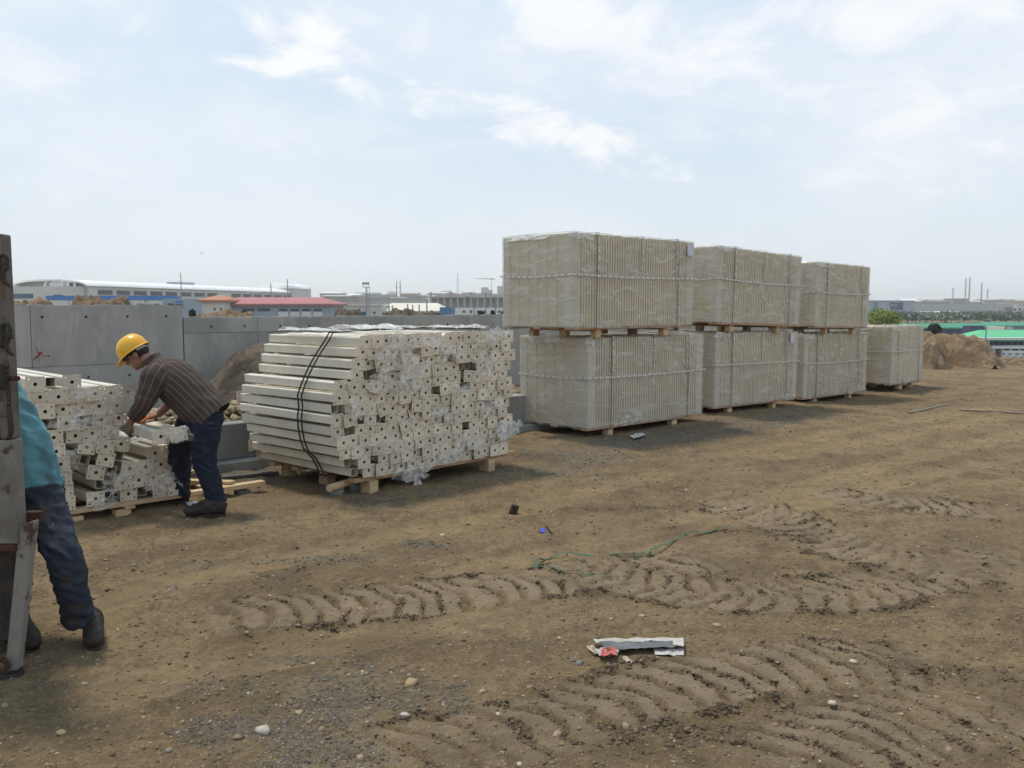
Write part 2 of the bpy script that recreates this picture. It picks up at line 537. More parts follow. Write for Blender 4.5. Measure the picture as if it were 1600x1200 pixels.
# (pixel polyline, half width m, lug pitch m, depth m, kind) ; kind 1 tractor lugs, 0 smooth rut
TRACKS = [([(250, 985), (330, 970), (480, 952), (640, 938), (780, 922), (900, 905), (1010, 890), (1150, 860)], 0.30, 0.17, 0.046, 1),
          ([(440, 1260), (560, 1215), (700, 1175), (850, 1140), (1000, 1098), (1150, 1062), (1300, 1042), (1480, 1040), (1650, 1050)], 0.27, 0.18, 0.05, 1),
          ([(860, 880), (960, 905), (1080, 925), (1200, 935), (1320, 928), (1460, 900), (1620, 865)], 0.29, 0.17, 0.044, 1),
          ([(1130, 1260), (1240, 1215), (1380, 1150), (1520, 1110), (1680, 1090)], 0.3, 0.18, 0.042, 1),
          ([(1080, 770), (1180, 800), (1300, 850), (1420, 880), (1640, 905)], 0.3, 0.17, 0.036, 1),
          ([(1240, 760), (1400, 790), (1640, 810)], 0.3, 0.18, 0.036, 1),
          ([(600, 925), (700, 905), (850, 872), (1010, 830), (1180, 785), (1400, 722), (1700, 655)], 0.24, 0.3, 0.03, 0),
          ([(420, 880), (520, 860), (700, 822), (880, 780), (1040, 738), (1250, 690), (1560, 632)], 0.22, 0.3, 0.028, 0),
          ([(900, 885), (1000, 860), (1180, 812), (1420, 750), (1700, 690)], 0.2, 0.3, 0.028, 0),
          ([(-40, 980), (60, 960), (260, 915), (420, 880), (560, 850), (760, 800)], 0.2, 0.3, 0.018, 0),
          ([(-40, 1140), (40, 1120), (300, 1050), (520, 1000), (760, 965), (900, 945)], 0.22, 0.3, 0.016, 0),
          ([(1100, 740), (1300, 700), (1600, 645)], 0.25, 0.3, 0.02, 0)]
def track_fields(X, Y):
    dh, pad, rut, stir = (np.zeros_like(X) for _ in range(4))
    for ti, (poly, hw, pitch, dep, kind) in enumerate(TRACKS):
        P = [np.array(gp(*p)[:2]) for p in poly]
        # resample smoothly
        Q = []
        for i in range(len(P) - 1):
            p0, p1, p2, p3 = P[max(i - 1, 0)], P[i], P[i + 1], P[min(i + 2, len(P) - 1)]
            for t in np.linspace(0, 1, 8, endpoint=False):
                Q.append(0.5 * ((2 * p1) + (-p0 + p2) * t + (2 * p0 - 5 * p1 + 4 * p2 - p3) * t * t + (-p0 + 3 * p1 - 3 * p2 + p3) * t ** 3))
        Q.append(P[-1])
        Q = np.array(Q)
        mrg = hw * 1.7
        sel = np.where((X > Q[:, 0].min() - mrg) & (X < Q[:, 0].max() + mrg) & (Y > Q[:, 1].min() - mrg) & (Y < Q[:, 1].max() + mrg))[0]
        if not len(sel):
            continue
        x, y = X[sel], Y[sel]
        best = np.full(len(sel), 1e9); S = np.zeros(len(sel)); D = np.zeros(len(sel))
        s0 = 0.0
        for a, b in zip(Q[:-1], Q[1:]):
            e = b - a
            L = np.hypot(*e)
            if L < 1e-6:
                continue
            e = e / L
            t = np.clip((x - a[0]) * e[0] + (y - a[1]) * e[1], 0, L)
            dx, dy = x - a[0] - e[0] * t, y - a[1] - e[1] * t
            d = np.hypot(dx, dy)
            m = d < best
            best[m] = d[m]
            S[m] = s0 + t[m]
            D[m] = (e[0] * dy - e[1] * dx)[m]
            s0 += L
        endf = sstep(0, 0.6, S) * sstep(0, 0.8, s0 - S)
        edge = best + 0.05 * fbm(x, y, 5, 3, 40 + ti)
        m = (1 - sstep(hw * 0.82, hw * 1.12, edge)) * endf
        n = fbm(x, y, 3.0, 3, 60 + ti)
        if kind == 1:
            fade = np.clip(0.9 + 1.6 * fbm(x, y, 1.1, 4, 77 + ti, 0.65), 0.25, 1)
            side = np.where(D > 0, 0.5, 0.0) if ti == 2 else 0.0
            ph = S / (pitch * 0.84) + (0.75 * np.abs(D / hw) ** 1.9 + 0.35 * D / hw if ti != 2 else 0.85 * (np.abs(D) / hw) ** 1.3) + side + 1.15 * n + 0.35 * fbm(x, y, 9, 2, 120 + ti)
            w = 0.5 + 0.5 * np.sin(2 * math.pi * ph)
            pd = sstep(0.10, 0.26, w)
            dh[sel] = dh[sel] * (1 - 0.85 * m) + m * dep * 0.72 * (pd - 0.80) * fade
            stir[sel] *= (1 - 0.7 * m)
            pad[sel] *= (1 - 0.7 * m)
            # earth squeezed up at the rim and along the lug edges
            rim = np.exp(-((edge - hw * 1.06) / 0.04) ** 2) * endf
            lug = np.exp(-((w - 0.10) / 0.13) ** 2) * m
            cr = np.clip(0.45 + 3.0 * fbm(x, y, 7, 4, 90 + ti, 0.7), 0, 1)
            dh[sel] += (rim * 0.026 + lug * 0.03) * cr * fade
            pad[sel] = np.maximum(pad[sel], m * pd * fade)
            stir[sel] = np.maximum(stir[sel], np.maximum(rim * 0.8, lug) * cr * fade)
        else:
            dh[sel] += -dep * m * (0.7 + n) + 0.012 * np.exp(-((edge - hw * 1.2) / 0.08) ** 2) * endf
            rut[sel] = np.maximum(rut[sel], m * np.clip(0.7 + 1.5 * n, 0, 1))
    return dh, pad, rut, stir

def build_ground():
    ys = [-40.0, -12.0, -3.0, 0.0, 1.2]
    y = 2.2
    while y < 42:
        ys.append(y)
        y += 0.0052 * y
    while y < 4200:
        ys.append(y)
        y *= 1.06
    half = [0.0]
    x = 0.0
    while x < 26:
        x += 0.015 if x < 2.0 else 0.015 + 0.0095 * (x - 2.0)
        half.append(x)
    while x < 4200:
        x *= 1.09
        half.append(x)
    xs = np.array([-v for v in half[:0:-1]] + half)
    ys = np.array(ys)
    X, Y = [a.ravel() for a in np.meshgrid(xs, ys)]
    Z = base_h(X, Y)
    near = np.exp(-np.maximum(np.hypot(X, Y) - 22, 0) / 14)
    crumb = fbm(X, Y, 3.1, 3, 31, 0.6)
    Z += near * (0.05 * crumb + 0.042 * np.abs(fbm(X, Y, 8, 3, 33, 0.7)) + 0.016 * fbm(X, Y, 24, 2, 35, 0.7) * np.clip(0.6 + 2 * fbm(X, Y, 0.9, 2, 37), 0.15, 1.3))
    dh, pad, rut, stir = track_fields(X, Y)
    Z += dh - near * 0.012 * crumb * np.maximum(pad, rut)
    # flat where things stand
    g = blob_mask(X, Y, GRAVEL, 50)
    mo = blob_mask(X, Y, MOIST_SHADE, 55)
    mo = np.maximum(mo, 0.8 * sstep(0.05, 0.2, fbm(X, Y, 0.8, 6, 81, 0.68)) * (1 - 0.8 * rut) * (1 - 0.5 * pad) * (1 - plateau_drop(X, Y)))
    stirred = np.maximum(mo * 0.6, stir)  # damp churned soil, also the mask for shade painted along the lug grooves
    Z += near * stirred * 0.022 * np.clip(fbm(X, Y, 11, 3, 70, 0.7) * 2 + 0.3, 0, 1)
    nx, ny = len(xs), len(ys)
    me = bpy.data.meshes.new('ground')
    me.vertices.add(nx * ny)
    me.vertices.foreach_set('co', np.stack([X, Y, Z], 1).astype(np.float32).ravel())
    i = np.arange((nx - 1) * (ny - 1))
    a = (i // (nx - 1)) * nx + i % (nx - 1)
    q = np.stack([a, a + 1, a + nx + 1, a + nx], 1).astype(np.int32)
    me.loops.add(q.size)
    me.loops.foreach_set('vertex_index', q.ravel())
    me.polygons.add(len(q))
    me.polygons.foreach_set('loop_start', np.arange(0, q.size, 4, dtype=np.int32))
    me.polygons.foreach_set('use_smooth', np.ones(len(q), dtype=bool))
    me.update(calc_edges=True)
    for nm, arr in (('gravel', g), ('moist_shade', stirred), ('pad', pad), ('rut', rut), ('plain', plateau_drop(X, Y))):
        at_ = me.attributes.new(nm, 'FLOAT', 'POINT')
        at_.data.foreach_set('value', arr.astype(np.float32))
    return me, (g, np.maximum(stir, mo * 0.3))

def soil_mat(name, with_attr=True):
    m, nt, b = new_mat(name)
    vec = coords(nt)
    n1 = tex_noise(nt, 0.55, 6, 0.6, vec, 0.4)
    n2 = tex_noise(nt, 7, 8, 0.72, vec)
    n3 = tex_noise(nt, 34, 6, 0.75, vec)
    n4 = tex_noise(nt, 2.2, 6, 0.68, vec, 0.6)
    n5 = tex_noise(nt, 110, 4, 0.7, vec)
    c = mixc(nt, rng(nt, n1, 0.42, 0.58), (0.228, 0.160, 0.084), (0.284, 0.203, 0.106))
    c = mixc(nt, rng(nt, n4, 0.48, 0.58, 0, 0.9), c, (0.158, 0.111, 0.060))
    c = mixc(nt, rng(nt, n2, 0.47, 0.60, 0, 0.75), c, (0.179, 0.126, 0.068))
    c = mixc(nt, rng(nt, n3, 0.55, 0.65, 0, 0.7), c, (0.359, 0.272, 0.156))
    c = mixc(nt, rng(nt, n3, 0.46, 0.36, 0, 0.8), c, (0.100, 0.070, 0.040))
    c = mixc(nt, rng(nt, n5, 0.57, 0.66, 0, 0.6), c, (0.380, 0.300, 0.181))
    c = mixc(nt, rng(nt, n5, 0.43, 0.34, 0, 0.6), c, (0.090, 0.064, 0.036))
    if with_attr:
        def A(n):
            x = nnode(nt, 'ShaderNodeAttribute')
            x.attribute_name = n
            return x.outputs['Fac']
        c = mixc(nt, nmath(nt, 'MULTIPLY', A('rut'), 0.8), c, mixc(nt, rng(nt, n2, 0.42, 0.6), (0.333, 0.239, 0.127), (0.248, 0.176, 0.096)))
        c = mixc(nt, nmath(nt, 'MULTIPLY', A('pad'), 0.68), c, mixc(nt, rng(nt, n2, 0.42, 0.6), (0.320, 0.243, 0.156), (0.251, 0.187, 0.115)))
        gr = mixc(nt, rng(nt, n3, 0.4, 0.66), (0.090, 0.080, 0.062), (0.228, 0.200, 0.149))
        c = mixc(nt, nmath(nt, 'MULTIPLY', A('gravel'), 0.62), c, gr)
        c = mixc(nt, nmath(nt, 'MULTIPLY', A('moist_shade'), 0.82), c, mixc(nt, rng(nt, n2, 0.42, 0.6), (0.074, 0.051, 0.028), (0.127, 0.089, 0.049)))  # damp soil colour, deepened to paint in small shadows along the lug grooves
        # the plain below: fields, tracks and yards too far away to tell apart
        pn = tex_noise(nt, 0.012, 4, 0.55, vec, 0.5)
        pl = mixc(nt, rng(nt, pn, 0.4, 0.6), (0.106, 0.110, 0.057), (0.201, 0.165, 0.099))
        c = mixc(nt, A('plain'), c, pl)
        rg = mixc(nt, A('pad'), (0.92,) * 3, (0.62,) * 3)
        nt.links.new(rg, b.inputs['Roughness'])
    else:
        b.inputs['Roughness'].default_value = 0.95
    nt.links.new(c, b.inputs['Base Color'])
    b.inputs['Specular IOR Level'].default_value = 0.2
    hh = nmath(nt, 'ADD', nmath(nt, 'MULTIPLY', n2, 0.5), nmath(nt, 'ADD', nmath(nt, 'MULTIPLY', n3, 0.35), nmath(nt, 'MULTIPLY', n5, 0.15)))
    bump(nt, b, hh, 1.0, 0.06)
    return m
MT['soil'] = soil_mat('site_soil')
MT['soil_heap'] = pmat('heap_soil', (0.221, 0.151, 0.088), (0.127, 0.087, 0.053), 0.95, 2.2, 8, lo=0.42, hi=0.6, bmp=0.9, bscale=9, bdist=0.05, spots=((0.331, 0.240, 0.141), 6, 0.55, 0.66))
MT['soil_dark'] = pmat('dark_heap_soil', (0.138, 0.106, 0.075), (0.083, 0.063, 0.046), 0.95, 2.2, 8, lo=0.42, hi=0.6, bmp=0.9, bscale=9, bdist=0.05, spots=((0.210, 0.160, 0.110), 7, 0.55, 0.68))
gme, _ = build_ground()
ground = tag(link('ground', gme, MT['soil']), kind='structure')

# ------------------------------------------------------------------ loose stones and clods lying on the soil
ICO_V = None
def ico():
    global ICO_V
    bm = bmesh.new()
    bmesh.ops.create_icosphere(bm, subdivisions=1, radius=1.0)
    v = np.array([tuple(x.co) for x in bm.verts])
    f = np.array([[y.index for y in x.verts] for x in bm.faces])
    bm.free()
    return v, f
IV, IF = ico()
def scatter(name, pts, sizes, m, seed, flat=0.6, rough=0.32, parent=None, smooth=False):
    """one mesh of many angular stones; pts is (n,3), sizes (n,)"""
    rs = np.random.RandomState(seed)
    n = len(pts)
    k = len(IV)
    q = rs.normal(size=(n, 4)); q /= np.linalg.norm(q, axis=1)[:, None]
    w, x, y, z = q.T
    Rm = np.stack([1 - 2 * (y * y + z * z), 2 * (x * y - z * w), 2 * (x * z + y * w),
                   2 * (x * y + z * w), 1 - 2 * (x * x + z * z), 2 * (y * z - x * w),
                   2 * (x * z - y * w), 2 * (y * z + x * w), 1 - 2 * (x * x + y * y)], 1).reshape(n, 3, 3)
    base = IV[None] * (1 + rough * rs.uniform(-1, 1, (n, k, 1))) * rs.uniform(0.6, 1.25, (n, 1, 3))
    v = np.einsum('nij,nkj->nki', Rm, base)
    v[:, :, 2] *= flat
    v = v * sizes[:, None, None] + pts[:, None, :]
    me = bpy.data.meshes.new(name)
    me.vertices.add(n * k)
    me.vertices.foreach_set('co', v.astype(np.float32).ravel())
    f = (IF[None] + (np.arange(n) * k)[:, None, None]).reshape(-1, 3).astype(np.int32)
    me.loops.add(f.size)
    me.loops.foreach_set('vertex_index', f.ravel())
    me.polygons.add(len(f))
    me.polygons.foreach_set('loop_start', np.arange(0, f.size, 3, dtype=np.int32))
    me.update(calc_edges=True)
    a = me.attributes.new('tone', 'FLOAT', 'POINT')
    a.data.foreach_set('value', np.repeat(rs.uniform(0, 1, n), k).astype(np.float32))
    return link(name, me, m, parent)
def stone_mat(name, stops):
    m, nt, b = new_mat(name)
    x = nnode(nt, 'ShaderNodeAttribute')
    x.attribute_name = 'tone'
    r = nnode(nt, 'ShaderNodeValToRGB')
    r.color_ramp.interpolation = 'CONSTANT'
    while len(r.color_ramp.elements) < len(stops):
        r.color_ramp.elements.new(0.5)
    for e, (p, c) in zip(r.color_ramp.elements, stops):
        e.position, e.color = p, c + (1,)
    nt.links.new(x.outputs['Fac'], r.inputs[0])
    c = mixc(nt, rng(nt, tex_noise(nt, 45, 5, 0.6, coords(nt)), 0.35, 0.7, 0, 0.6), r.outputs[0], (0.13, 0.10, 0.07))
    nt.links.new(c, b.inputs['Base Color'])
    b.inputs['Roughness'].default_value = 0.9
    b.inputs['Specular IOR Level'].default_value = 0.2
    return m
MT['stones'] = stone_mat('loose_stone', [(0, (0.285, 0.217, 0.133)), (0.3, (0.232, 0.187, 0.129)), (0.5, (0.360, 0.283, 0.180)), (0.72, (0.244, 0.222, 0.190)), (0.84, (0.444, 0.364, 0.247)), (0.94, (0.583, 0.485, 0.361))])
MT['gravel'] = stone_mat('grey_gravel', [(0, (0.106, 0.101, 0.091)), (0.4, (0.180, 0.167, 0.147)), (0.7, (0.074, 0.071, 0.067)), (0.88, (0.318, 0.293, 0.257))])
MT['rubble'] = stone_mat('yellow_rubble', [(0, (0.381, 0.293, 0.171)), (0.35, (0.297, 0.232, 0.143)), (0.6, (0.444, 0.364, 0.238)), (0.85, (0.232, 0.182, 0.114))])
MT['clods'] = stone_mat('moist_clod', [(0, (0.080, 0.056, 0.035)), (0.4, (0.122, 0.086, 0.052)), (0.75, (0.175, 0.124, 0.073))])

def ground_mesh_height():
    """sampler on the finished ground sheet"""
    n = len(gme.vertices)
    co = np.empty(n * 3, dtype=np.float32)
    gme.vertices.foreach_get('co', co)
    co = co.reshape(-1, 3)
    nx = int(np.argmax(co[1:, 1] != co[0, 1])) + 1
    xs = co[:nx, 0].astype(float)
    ys = co[::nx, 1].astype(float)
    Z = co[:, 2].reshape(len(ys), nx)
    def f(x, y, arr=None):
        A = Z if arr is None else arr.reshape(len(ys), nx)
        i = np.clip(np.searchsorted(xs, x) - 1, 0, nx - 2)
        j = np.clip(np.searchsorted(ys, y) - 1, 0, len(ys) - 2)
        fx = (x - xs[i]) / (xs[i + 1] - xs[i])
        fy = (y - ys[j]) / (ys[j + 1] - ys[j])
        return (A[j, i] * (1 - fx) + A[j, i + 1] * fx) * (1 - fy) + (A[j + 1, i] * (1 - fx) + A[j + 1, i + 1] * fx) * fy
    return f
GH = ground_mesh_height()
def gh(x, y):
    return float(GH(np.array([x]), np.array([y]))[0])
def pick(n, seed, field=None, lo=0.35, ymax=26, power=1.0):
    """random ground points in the yard, denser near the camera"""
    rs = np.random.RandomState(seed)
    out = []
    while len(out) < n:
        u = rs.uniform(0, 1, 4000)
        y = 2.4 * (ymax / 2.4) ** (u ** power)
        x = rs.uniform(-0.72, 0.72, 4000) * y
        ok = (y + 0.6 * x < 40)
        if field is not None:
            ok &= GH(x, y, field) > lo * rs.uniform(0.6, 1.4, 4000)
        out += list(zip(x[ok], y[ok]))
    p = np.array(out[:n])
    return np.column_stack([p, GH(p[:, 0], p[:, 1])])
rs_ = np.random.RandomState(5)
MT['crumbs'] = stone_mat('dry_crumb', [(0, (0.221, 0.157, 0.084)), (0.35, (0.175, 0.122, 0.065)), (0.6, (0.284, 0.205, 0.109)), (0.85, (0.127, 0.089, 0.051))])
p = pick(22000, 11, ymax=20)
s = 0.003 + 0.012 * rs_.uniform(0, 1, len(p)) ** 3
s *= 0.75 + 0.06 * p[:, 1]
tag(scatter('soil_crumbs', p, s, MT['crumbs'], 12, 0.7, 0.45), 'small dry crumbs of earth covering the bare yard soil', 'earth crumbs', kind='stuff')
p = pick(11000, 1)
s = 0.003 + 0.008 * rs_.uniform(0, 1, len(p)) ** 4
s *= 0.75 + 0.06 * p[:, 1]
tag(scatter('loose_pebbles', p, s, MT['stones'], 2, 0.6, 0.4), 'small tan and grey pebbles strewn over the bare yard soil', 'pebbles', kind='stuff')
p = pick(380, 3, ymax=22)
s = 0.009 + 0.017 * rs_.uniform(0, 1, len(p)) ** 2
tag(scatter('scattered_stones', p, s, MT['stones'], 4, 0.45, 0.42), 'larger pale stones lying half sunk in the bare yard soil', 'stones', kind='stuff')
gfield, mfield = _
p = pick(6000, 5, gfield, 0.4, 24)
s = 0.003 + 0.008 * rs_.uniform(0, 1, len(p)) ** 2
s *= 0.6 + 0.085 * p[:, 1]
tag(scatter('gravel_patches', p, s, MT['gravel'], 6, 0.6, 0.45), 'dark grey gravel spilled in patches on the soil', 'gravel', kind='stuff')
p = pick(11000, 7, mfield, 0.38, 22)
s = 0.003 + 0.013 * rs_.uniform(0, 1, len(p)) ** 3
s *= 0.8 + 0.04 * p[:, 1]
tag(scatter('moist_clods', p, s, MT['clods'], 8, 0.7, 0.5), 'dark damp clods of earth thrown up along the tyre marks', 'earth clods', kind='stuff')

# ------------------------------------------------------------------ concrete walls behind the yard
WO = gp(290, 645)                      # foot of the step between the high and the low wall
def on_line(px, O, D):
    """distance along the line O + t D at which it crosses image column px"""
    a = (px - 800) / FPX
    # X = a * depth along view; depth d = Y*CP + (CAM_H - z)*SP ~ solve with z = O.z
    k = a * ((CAM_H - O.z) * SP)
    return (k + a * CP * O.y - O.x) / (D.x - a * CP * D.y)
WU = lambda px: on_line(px, WO, U)
def concrete_wall(name, label, u0, u1, ztop, joints, rows, holes_at):
    w = empty(name, WO, UA)
    tag(w, label, 'wall')
    edges = [u0] + joints + [u1]
    zb = -0.15
    for a, b in zip(edges[:-1], edges[1:]):
        zs = [zb] + rows + [ztop]
        for z0, z1 in zip(zs[:-1], zs[1:]):
            hs = []
            for (hu, hz_) in holes_at:
                if a + 0.06 < hu < b - 0.06 and z0 + 0.06 < hz_ < z1 - 0.06:
                    hs.append(circ(hu - a, hz_ - z0, 0.022, 10))
            g = 0.004
            out = [(g, g), (b - a - g, g), (b - a - g, z1 - z0 - g * 0.5), (g, z1 - z0 - g * 0.5)]
            me = holed_plate(out, hs, 0.05)
            o = link('panel', me, MT['concrete'], w)
            o.location = (a, R.uniform(-0.003, 0.003), z0)
    MB().box(u0 + 0.01, 0.055, zb, u1 - 0.01, 0.30, ztop - 0.012).build('core', MT['concrete'], w)
    # rough crumbly crest
    cr = MB()
    n = int((u1 - u0) / 0.15)
    for i in range(n):
        a, b = u0 + (u1 - u0) * i / n, u0 + (u1 - u0) * (i + 1) / n
        cr.box(a + 0.012, 0.02 + R.uniform(0, 0.02), ztop - 0.01, b + 0.006, 0.28, ztop + R.uniform(0.004, 0.026))
    tag(cr.build('crest', MT['concrete'], w), kind='stuff')
    return w
u_end = WU(1290)
ZT = at(290, 478, WO.y).z
ZL = at(290, 497.5, WO.y).z
hol = [(WU(265) - 0.6 * k, at(265, 494, WO.y).z) for k in range(12)] + [(WU(265) - 0.6 * k, at(265, 582, WO.y).z) for k in range(12)]
concrete_wall('concrete_wall', 'taller grey concrete wall section behind the worker, left of the step', WU(-60), 0.0, ZT,
              [WU(55)], [at(55, 574, (WO + U * WU(55)).y).z], hol)
hol2 = [(0.45 + 0.62 * k + R.uniform(-.05, .05), at(290, 511, WO.y).z - 0.004 * k) for k in range(26)]
concrete_wall('concrete_wall', 'lower grey concrete wall section running behind the bundle and the wrapped pallets', 0.012, u_end, ZL,
              [1.3, 3.6, 6.0, 8.4], [at(330, 521, WO.y).z], hol2)
# red ribbon tied at the panel joint
rp = WO + U * WU(62)
c = at(63, 553, rp.y - 0.05)
rb = MB()
def ribbon(mb, pts, w):
    vs, fs = [], []
    for i, (q, tw) in enumerate(pts):
        q = Vector(q)
        d = Vector((math.cos(tw) * 0.4, -0.3, math.sin(tw))) * w
        vs += [q - d, q + d]
    for i in range(len(pts) - 1):
        fs.append((2 * i, 2 * i + 1, 2 * i + 3, 2 * i + 2))
    mb.add(vs, fs, True)
for k, (dx, dz) in enumerate(((-0.10, -0.10), (0.13, -0.04), (-0.05, 0.08), (0.05, 0.05), (-0.02, -0.13))):
    pts = [(c + Vector((dx * t + 0.012 * math.sin(7 * t + k), -0.012 * math.sin(5 * t + k) - 0.02, dz * t + 0.01 * math.sin(9 * t))), 1.4 + t * 2 + k) for t in (0, .2, .4, .6, .8, 1)]
    ribbon(rb, pts, 0.013)
rb.sphere(c + Vector((0, -0.02, 0)), 0.022, 8, 6)
MT['red'] = pmat('red_plastic_tape', (0.34, 0.035, 0.045), (0.22, 0.02, 0.03), 0.6, 20)
tag(rb.build('red_ribbon', MT['red']), 'red ribbon knotted at a joint of the concrete wall', 'ribbon')

# low foundation strip in front of the wall, filled with rubble
FO = gp(342, 735)
fu0, fu1 = on_line(150, FO, U), on_line(880, FO, U)
f = empty('foundation_strip', FO, UA)
tag(f, 'low grey concrete foundation strip holding rubble, behind the worker', 'foundation')
hz_ = at(342, 664, FO.y).z
ed = [fu0, on_line(262, FO, U), on_line(470, FO, U), on_line(640, FO, U), fu1]
for a, b in zip(ed[:-1], ed[1:]):
    MB().box(a + 0.004, 0, 0.1, b - 0.004, 0.22, hz_ + R.uniform(-0.01, 0.01), b=0.008).build('beam', MT['concrete_dark'], f)
MB().box(fu0, -0.16, -0.1, fu1, 0.40, 0.098, b=0.012).build('footing', MT['concrete_dark'], f)
MB().box(fu0, 1.5, -0.1, fu1, 1.7, hz_ - 0.05, b=0.01).build('beam', MT['concrete_dark'], f)
pts, sz = [], []
for _i in range(3600):
    u, v = R.uniform(fu0 + 0.1, fu1 - 0.05), R.uniform(0.24, 1.5)
    q = FO + U * u + V * v
    pts.append((q.x, q.y, hz_ - 0.06 + 0.16 * (0.5 + mnoise.noise(Vector((u * 1.3, v * 2, 0)))) * min(1, (v - 0.2) * 3)))
    sz.append(R.choice((0.025, 0.035, 0.045, 0.06)) * R.uniform(0.7, 1.2))
tag(scatter('rubble_fill', np.array(pts), np.array(sz), MT['rubble'], 21, 0.75), 'yellowish stone rubble heaped inside the concrete foundation strip', 'rubble', kind='stuff')
MB().box(fu0 + 0.01, 0.222, -0.05, fu1 - 0.01, 1.49, hz_ - 0.05).build('rubble_bed', MT['soil_heap'], f)

# ------------------------------------------------------------------ earth mounds
def mound(name, label, c, rx, ry, h, seed, m, rz=0.0, n=46, rough=0.3, fbase=None):
    rs = np.random.RandomState(seed)
    g = np.linspace(-1, 1, n)
    X, Y = [a.ravel() for a in np.meshgrid(g, g)]
    r = np.hypot(X, Y)
    lump = fbm(X + seed, Y, 1.6, 3, seed)
    prof = np.clip(1 - r * (1 + 0.7 * lump), 0, 1)
    prof = np.minimum(prof * 1.25, 1.0) ** 1.0
    prof = prof * (1 - 0.35 * sstep(0.6, 1, prof))
    prof /= 0.66
    Z = h * prof * (1 + rough * fbm(X, Y, 3.0, 3, seed + 3)) + h * 0.34 * fbm(X, Y, 6, 5, seed + 5, 0.72) * sstep(0.0, 0.25, prof) - 0.04 - 0.12 * (1 - sstep(0.0, 0.08, prof))
    vs = np.stack([X * rx, Y * ry, Z], 1)
    mb = MB()
    fs = [(j * n + i, j * n + i + 1, (j + 1) * n + i + 1, (j + 1) * n + i) for j in range(n - 1) for i in range(n - 1)
          if max(prof[j * n + i], prof[j * n + i + 1], prof[(j + 1) * n + i], prof[(j + 1) * n + i + 1]) > 0.0]
    mb.add(vs, fs, True)
    o = mb.build(name, m)
    o.location = c
    o.rotation_euler = (0, 0, rz)
    return tag(o, label, 'earth mound')
c = WO + U * on_line(415, WO, U) - V * 0.95
mound('earth_mound', 'dark earth mound piled against the concrete wall behind the worker', (c.x, c.y, -0.05), 1.95, 1.1, at(400, 541, c.y).z * 1.06, 3, MT['soil_dark'], UA, 60)
def mound_px(label, px, pytop, Y, wpx, dep, seed, m, zb=None):
    t = at(px, pytop, Y)
    zb = gz(t.x, Y) if zb is None else zb
    rx = wpx / 2 * Y / FPX
    mound('earth_mound', label, (t.x, Y, zb - 0.12), rx * 1.3, dep, t.z - zb + 0.12, seed, m, 0, 64)
mound_px('broad brown earth mound at the right end of the wrapped pallets', 1484, 524, 27.0, 104, 2.6, 8, MT['soil_heap'], -0.2)
mound_px('low flattened earth bank right of the broad brown mound', 1600, 560, 27.0, 120, 1.6, 13, MT['soil_heap'], -0.2)
mound_px('earth bank just behind the last wrapped pallet', 1432, 532, 25.5, 80, 1.6, 15, MT['soil_heap'], -0.2)
mound_px('lumpy earth heap above the tall wall, below the blue canopy', 160, 470, 34, 120, 2.2, 17, MT['soil_heap'])
mound_px('small earth heap above the tall wall, nearest the rusty post', 30, 472, 34, 90, 3, 19, MT['soil_heap'])
mound_px('dark earth heap above the lower wall, left of the floodlight mast', 545, 486, 36, 60, 3, 23, MT['soil_dark'])
mound_px('dark earth heap above the lower wall, right of the floodlight mast', 645, 487, 38, 100, 3, 29, MT['soil_dark'])
mound_px('long low earth heap above the lower wall, next to the wrapped pallets', 775, 494, 38, 80, 3, 31, MT['soil_heap'])
mound_px('long low earth heap above the lower wall, right of the step', 350, 490, 35, 120, 3, 37, MT['soil_heap'])

# ------------------------------------------------------------------ wrapped pallets of mesh panels
def dashed_mat():
    """white woven strap printed with dark dashes"""
    m, nt, b = new_mat('dashed_strap')
    vec = coords(nt)
    sp = nnode(nt, 'ShaderNodeSeparateXYZ')
    nt.links.new(vec, sp.inputs[0])
    d = nmath(nt, 'FRACT', nmath(nt, 'MULTIPLY', nmath(nt, 'ADD', nmath(nt, 'ADD', sp.outputs[0], sp.outputs[1]), sp.outputs[2]), 9.0))
    n = tex_noise(nt, 14, 3, 0.5, vec)
    on = nmath(nt, 'GREATER_THAN', nmath(nt, 'ADD', d, nmath(nt, 'MULTIPLY', n, 0.5)), 0.55)
    mid = nmath(nt, 'GREATER_THAN', 1.0, 0.0)
    c = mixc(nt, nmath(nt, 'MULTIPLY', on, 0.9), (0.34, 0.32, 0.27), (0.68, 0.64, 0.56))
    nt.links.new(c, b.inputs['Base Color'])
    b.inputs['Roughness'].default_value = 0.5
    return m
MT['dash'] = dashed_mat()
MT['panel_wire'] = pmat('beige_mesh_wire', (0.66, 0.56, 0.40), (0.57, 0.48, 0.34), 0.5, 2.5, 4, objvar=0.04)
MT['panel_core'] = pmat('beige_mesh_pack', (0.54, 0.455, 0.32), (0.45, 0.38, 0.27), 0.7, 3, 6, stretch=(1, 1, 4), objvar=0.05)
MT['guard'] = pmat('grey_board_guard', (0.56, 0.51, 0.41), (0.49, 0.445, 0.355), 0.7, 4)
LX, LY, LZ, PZ = 2.5, 1.22, 1.17, 0.13

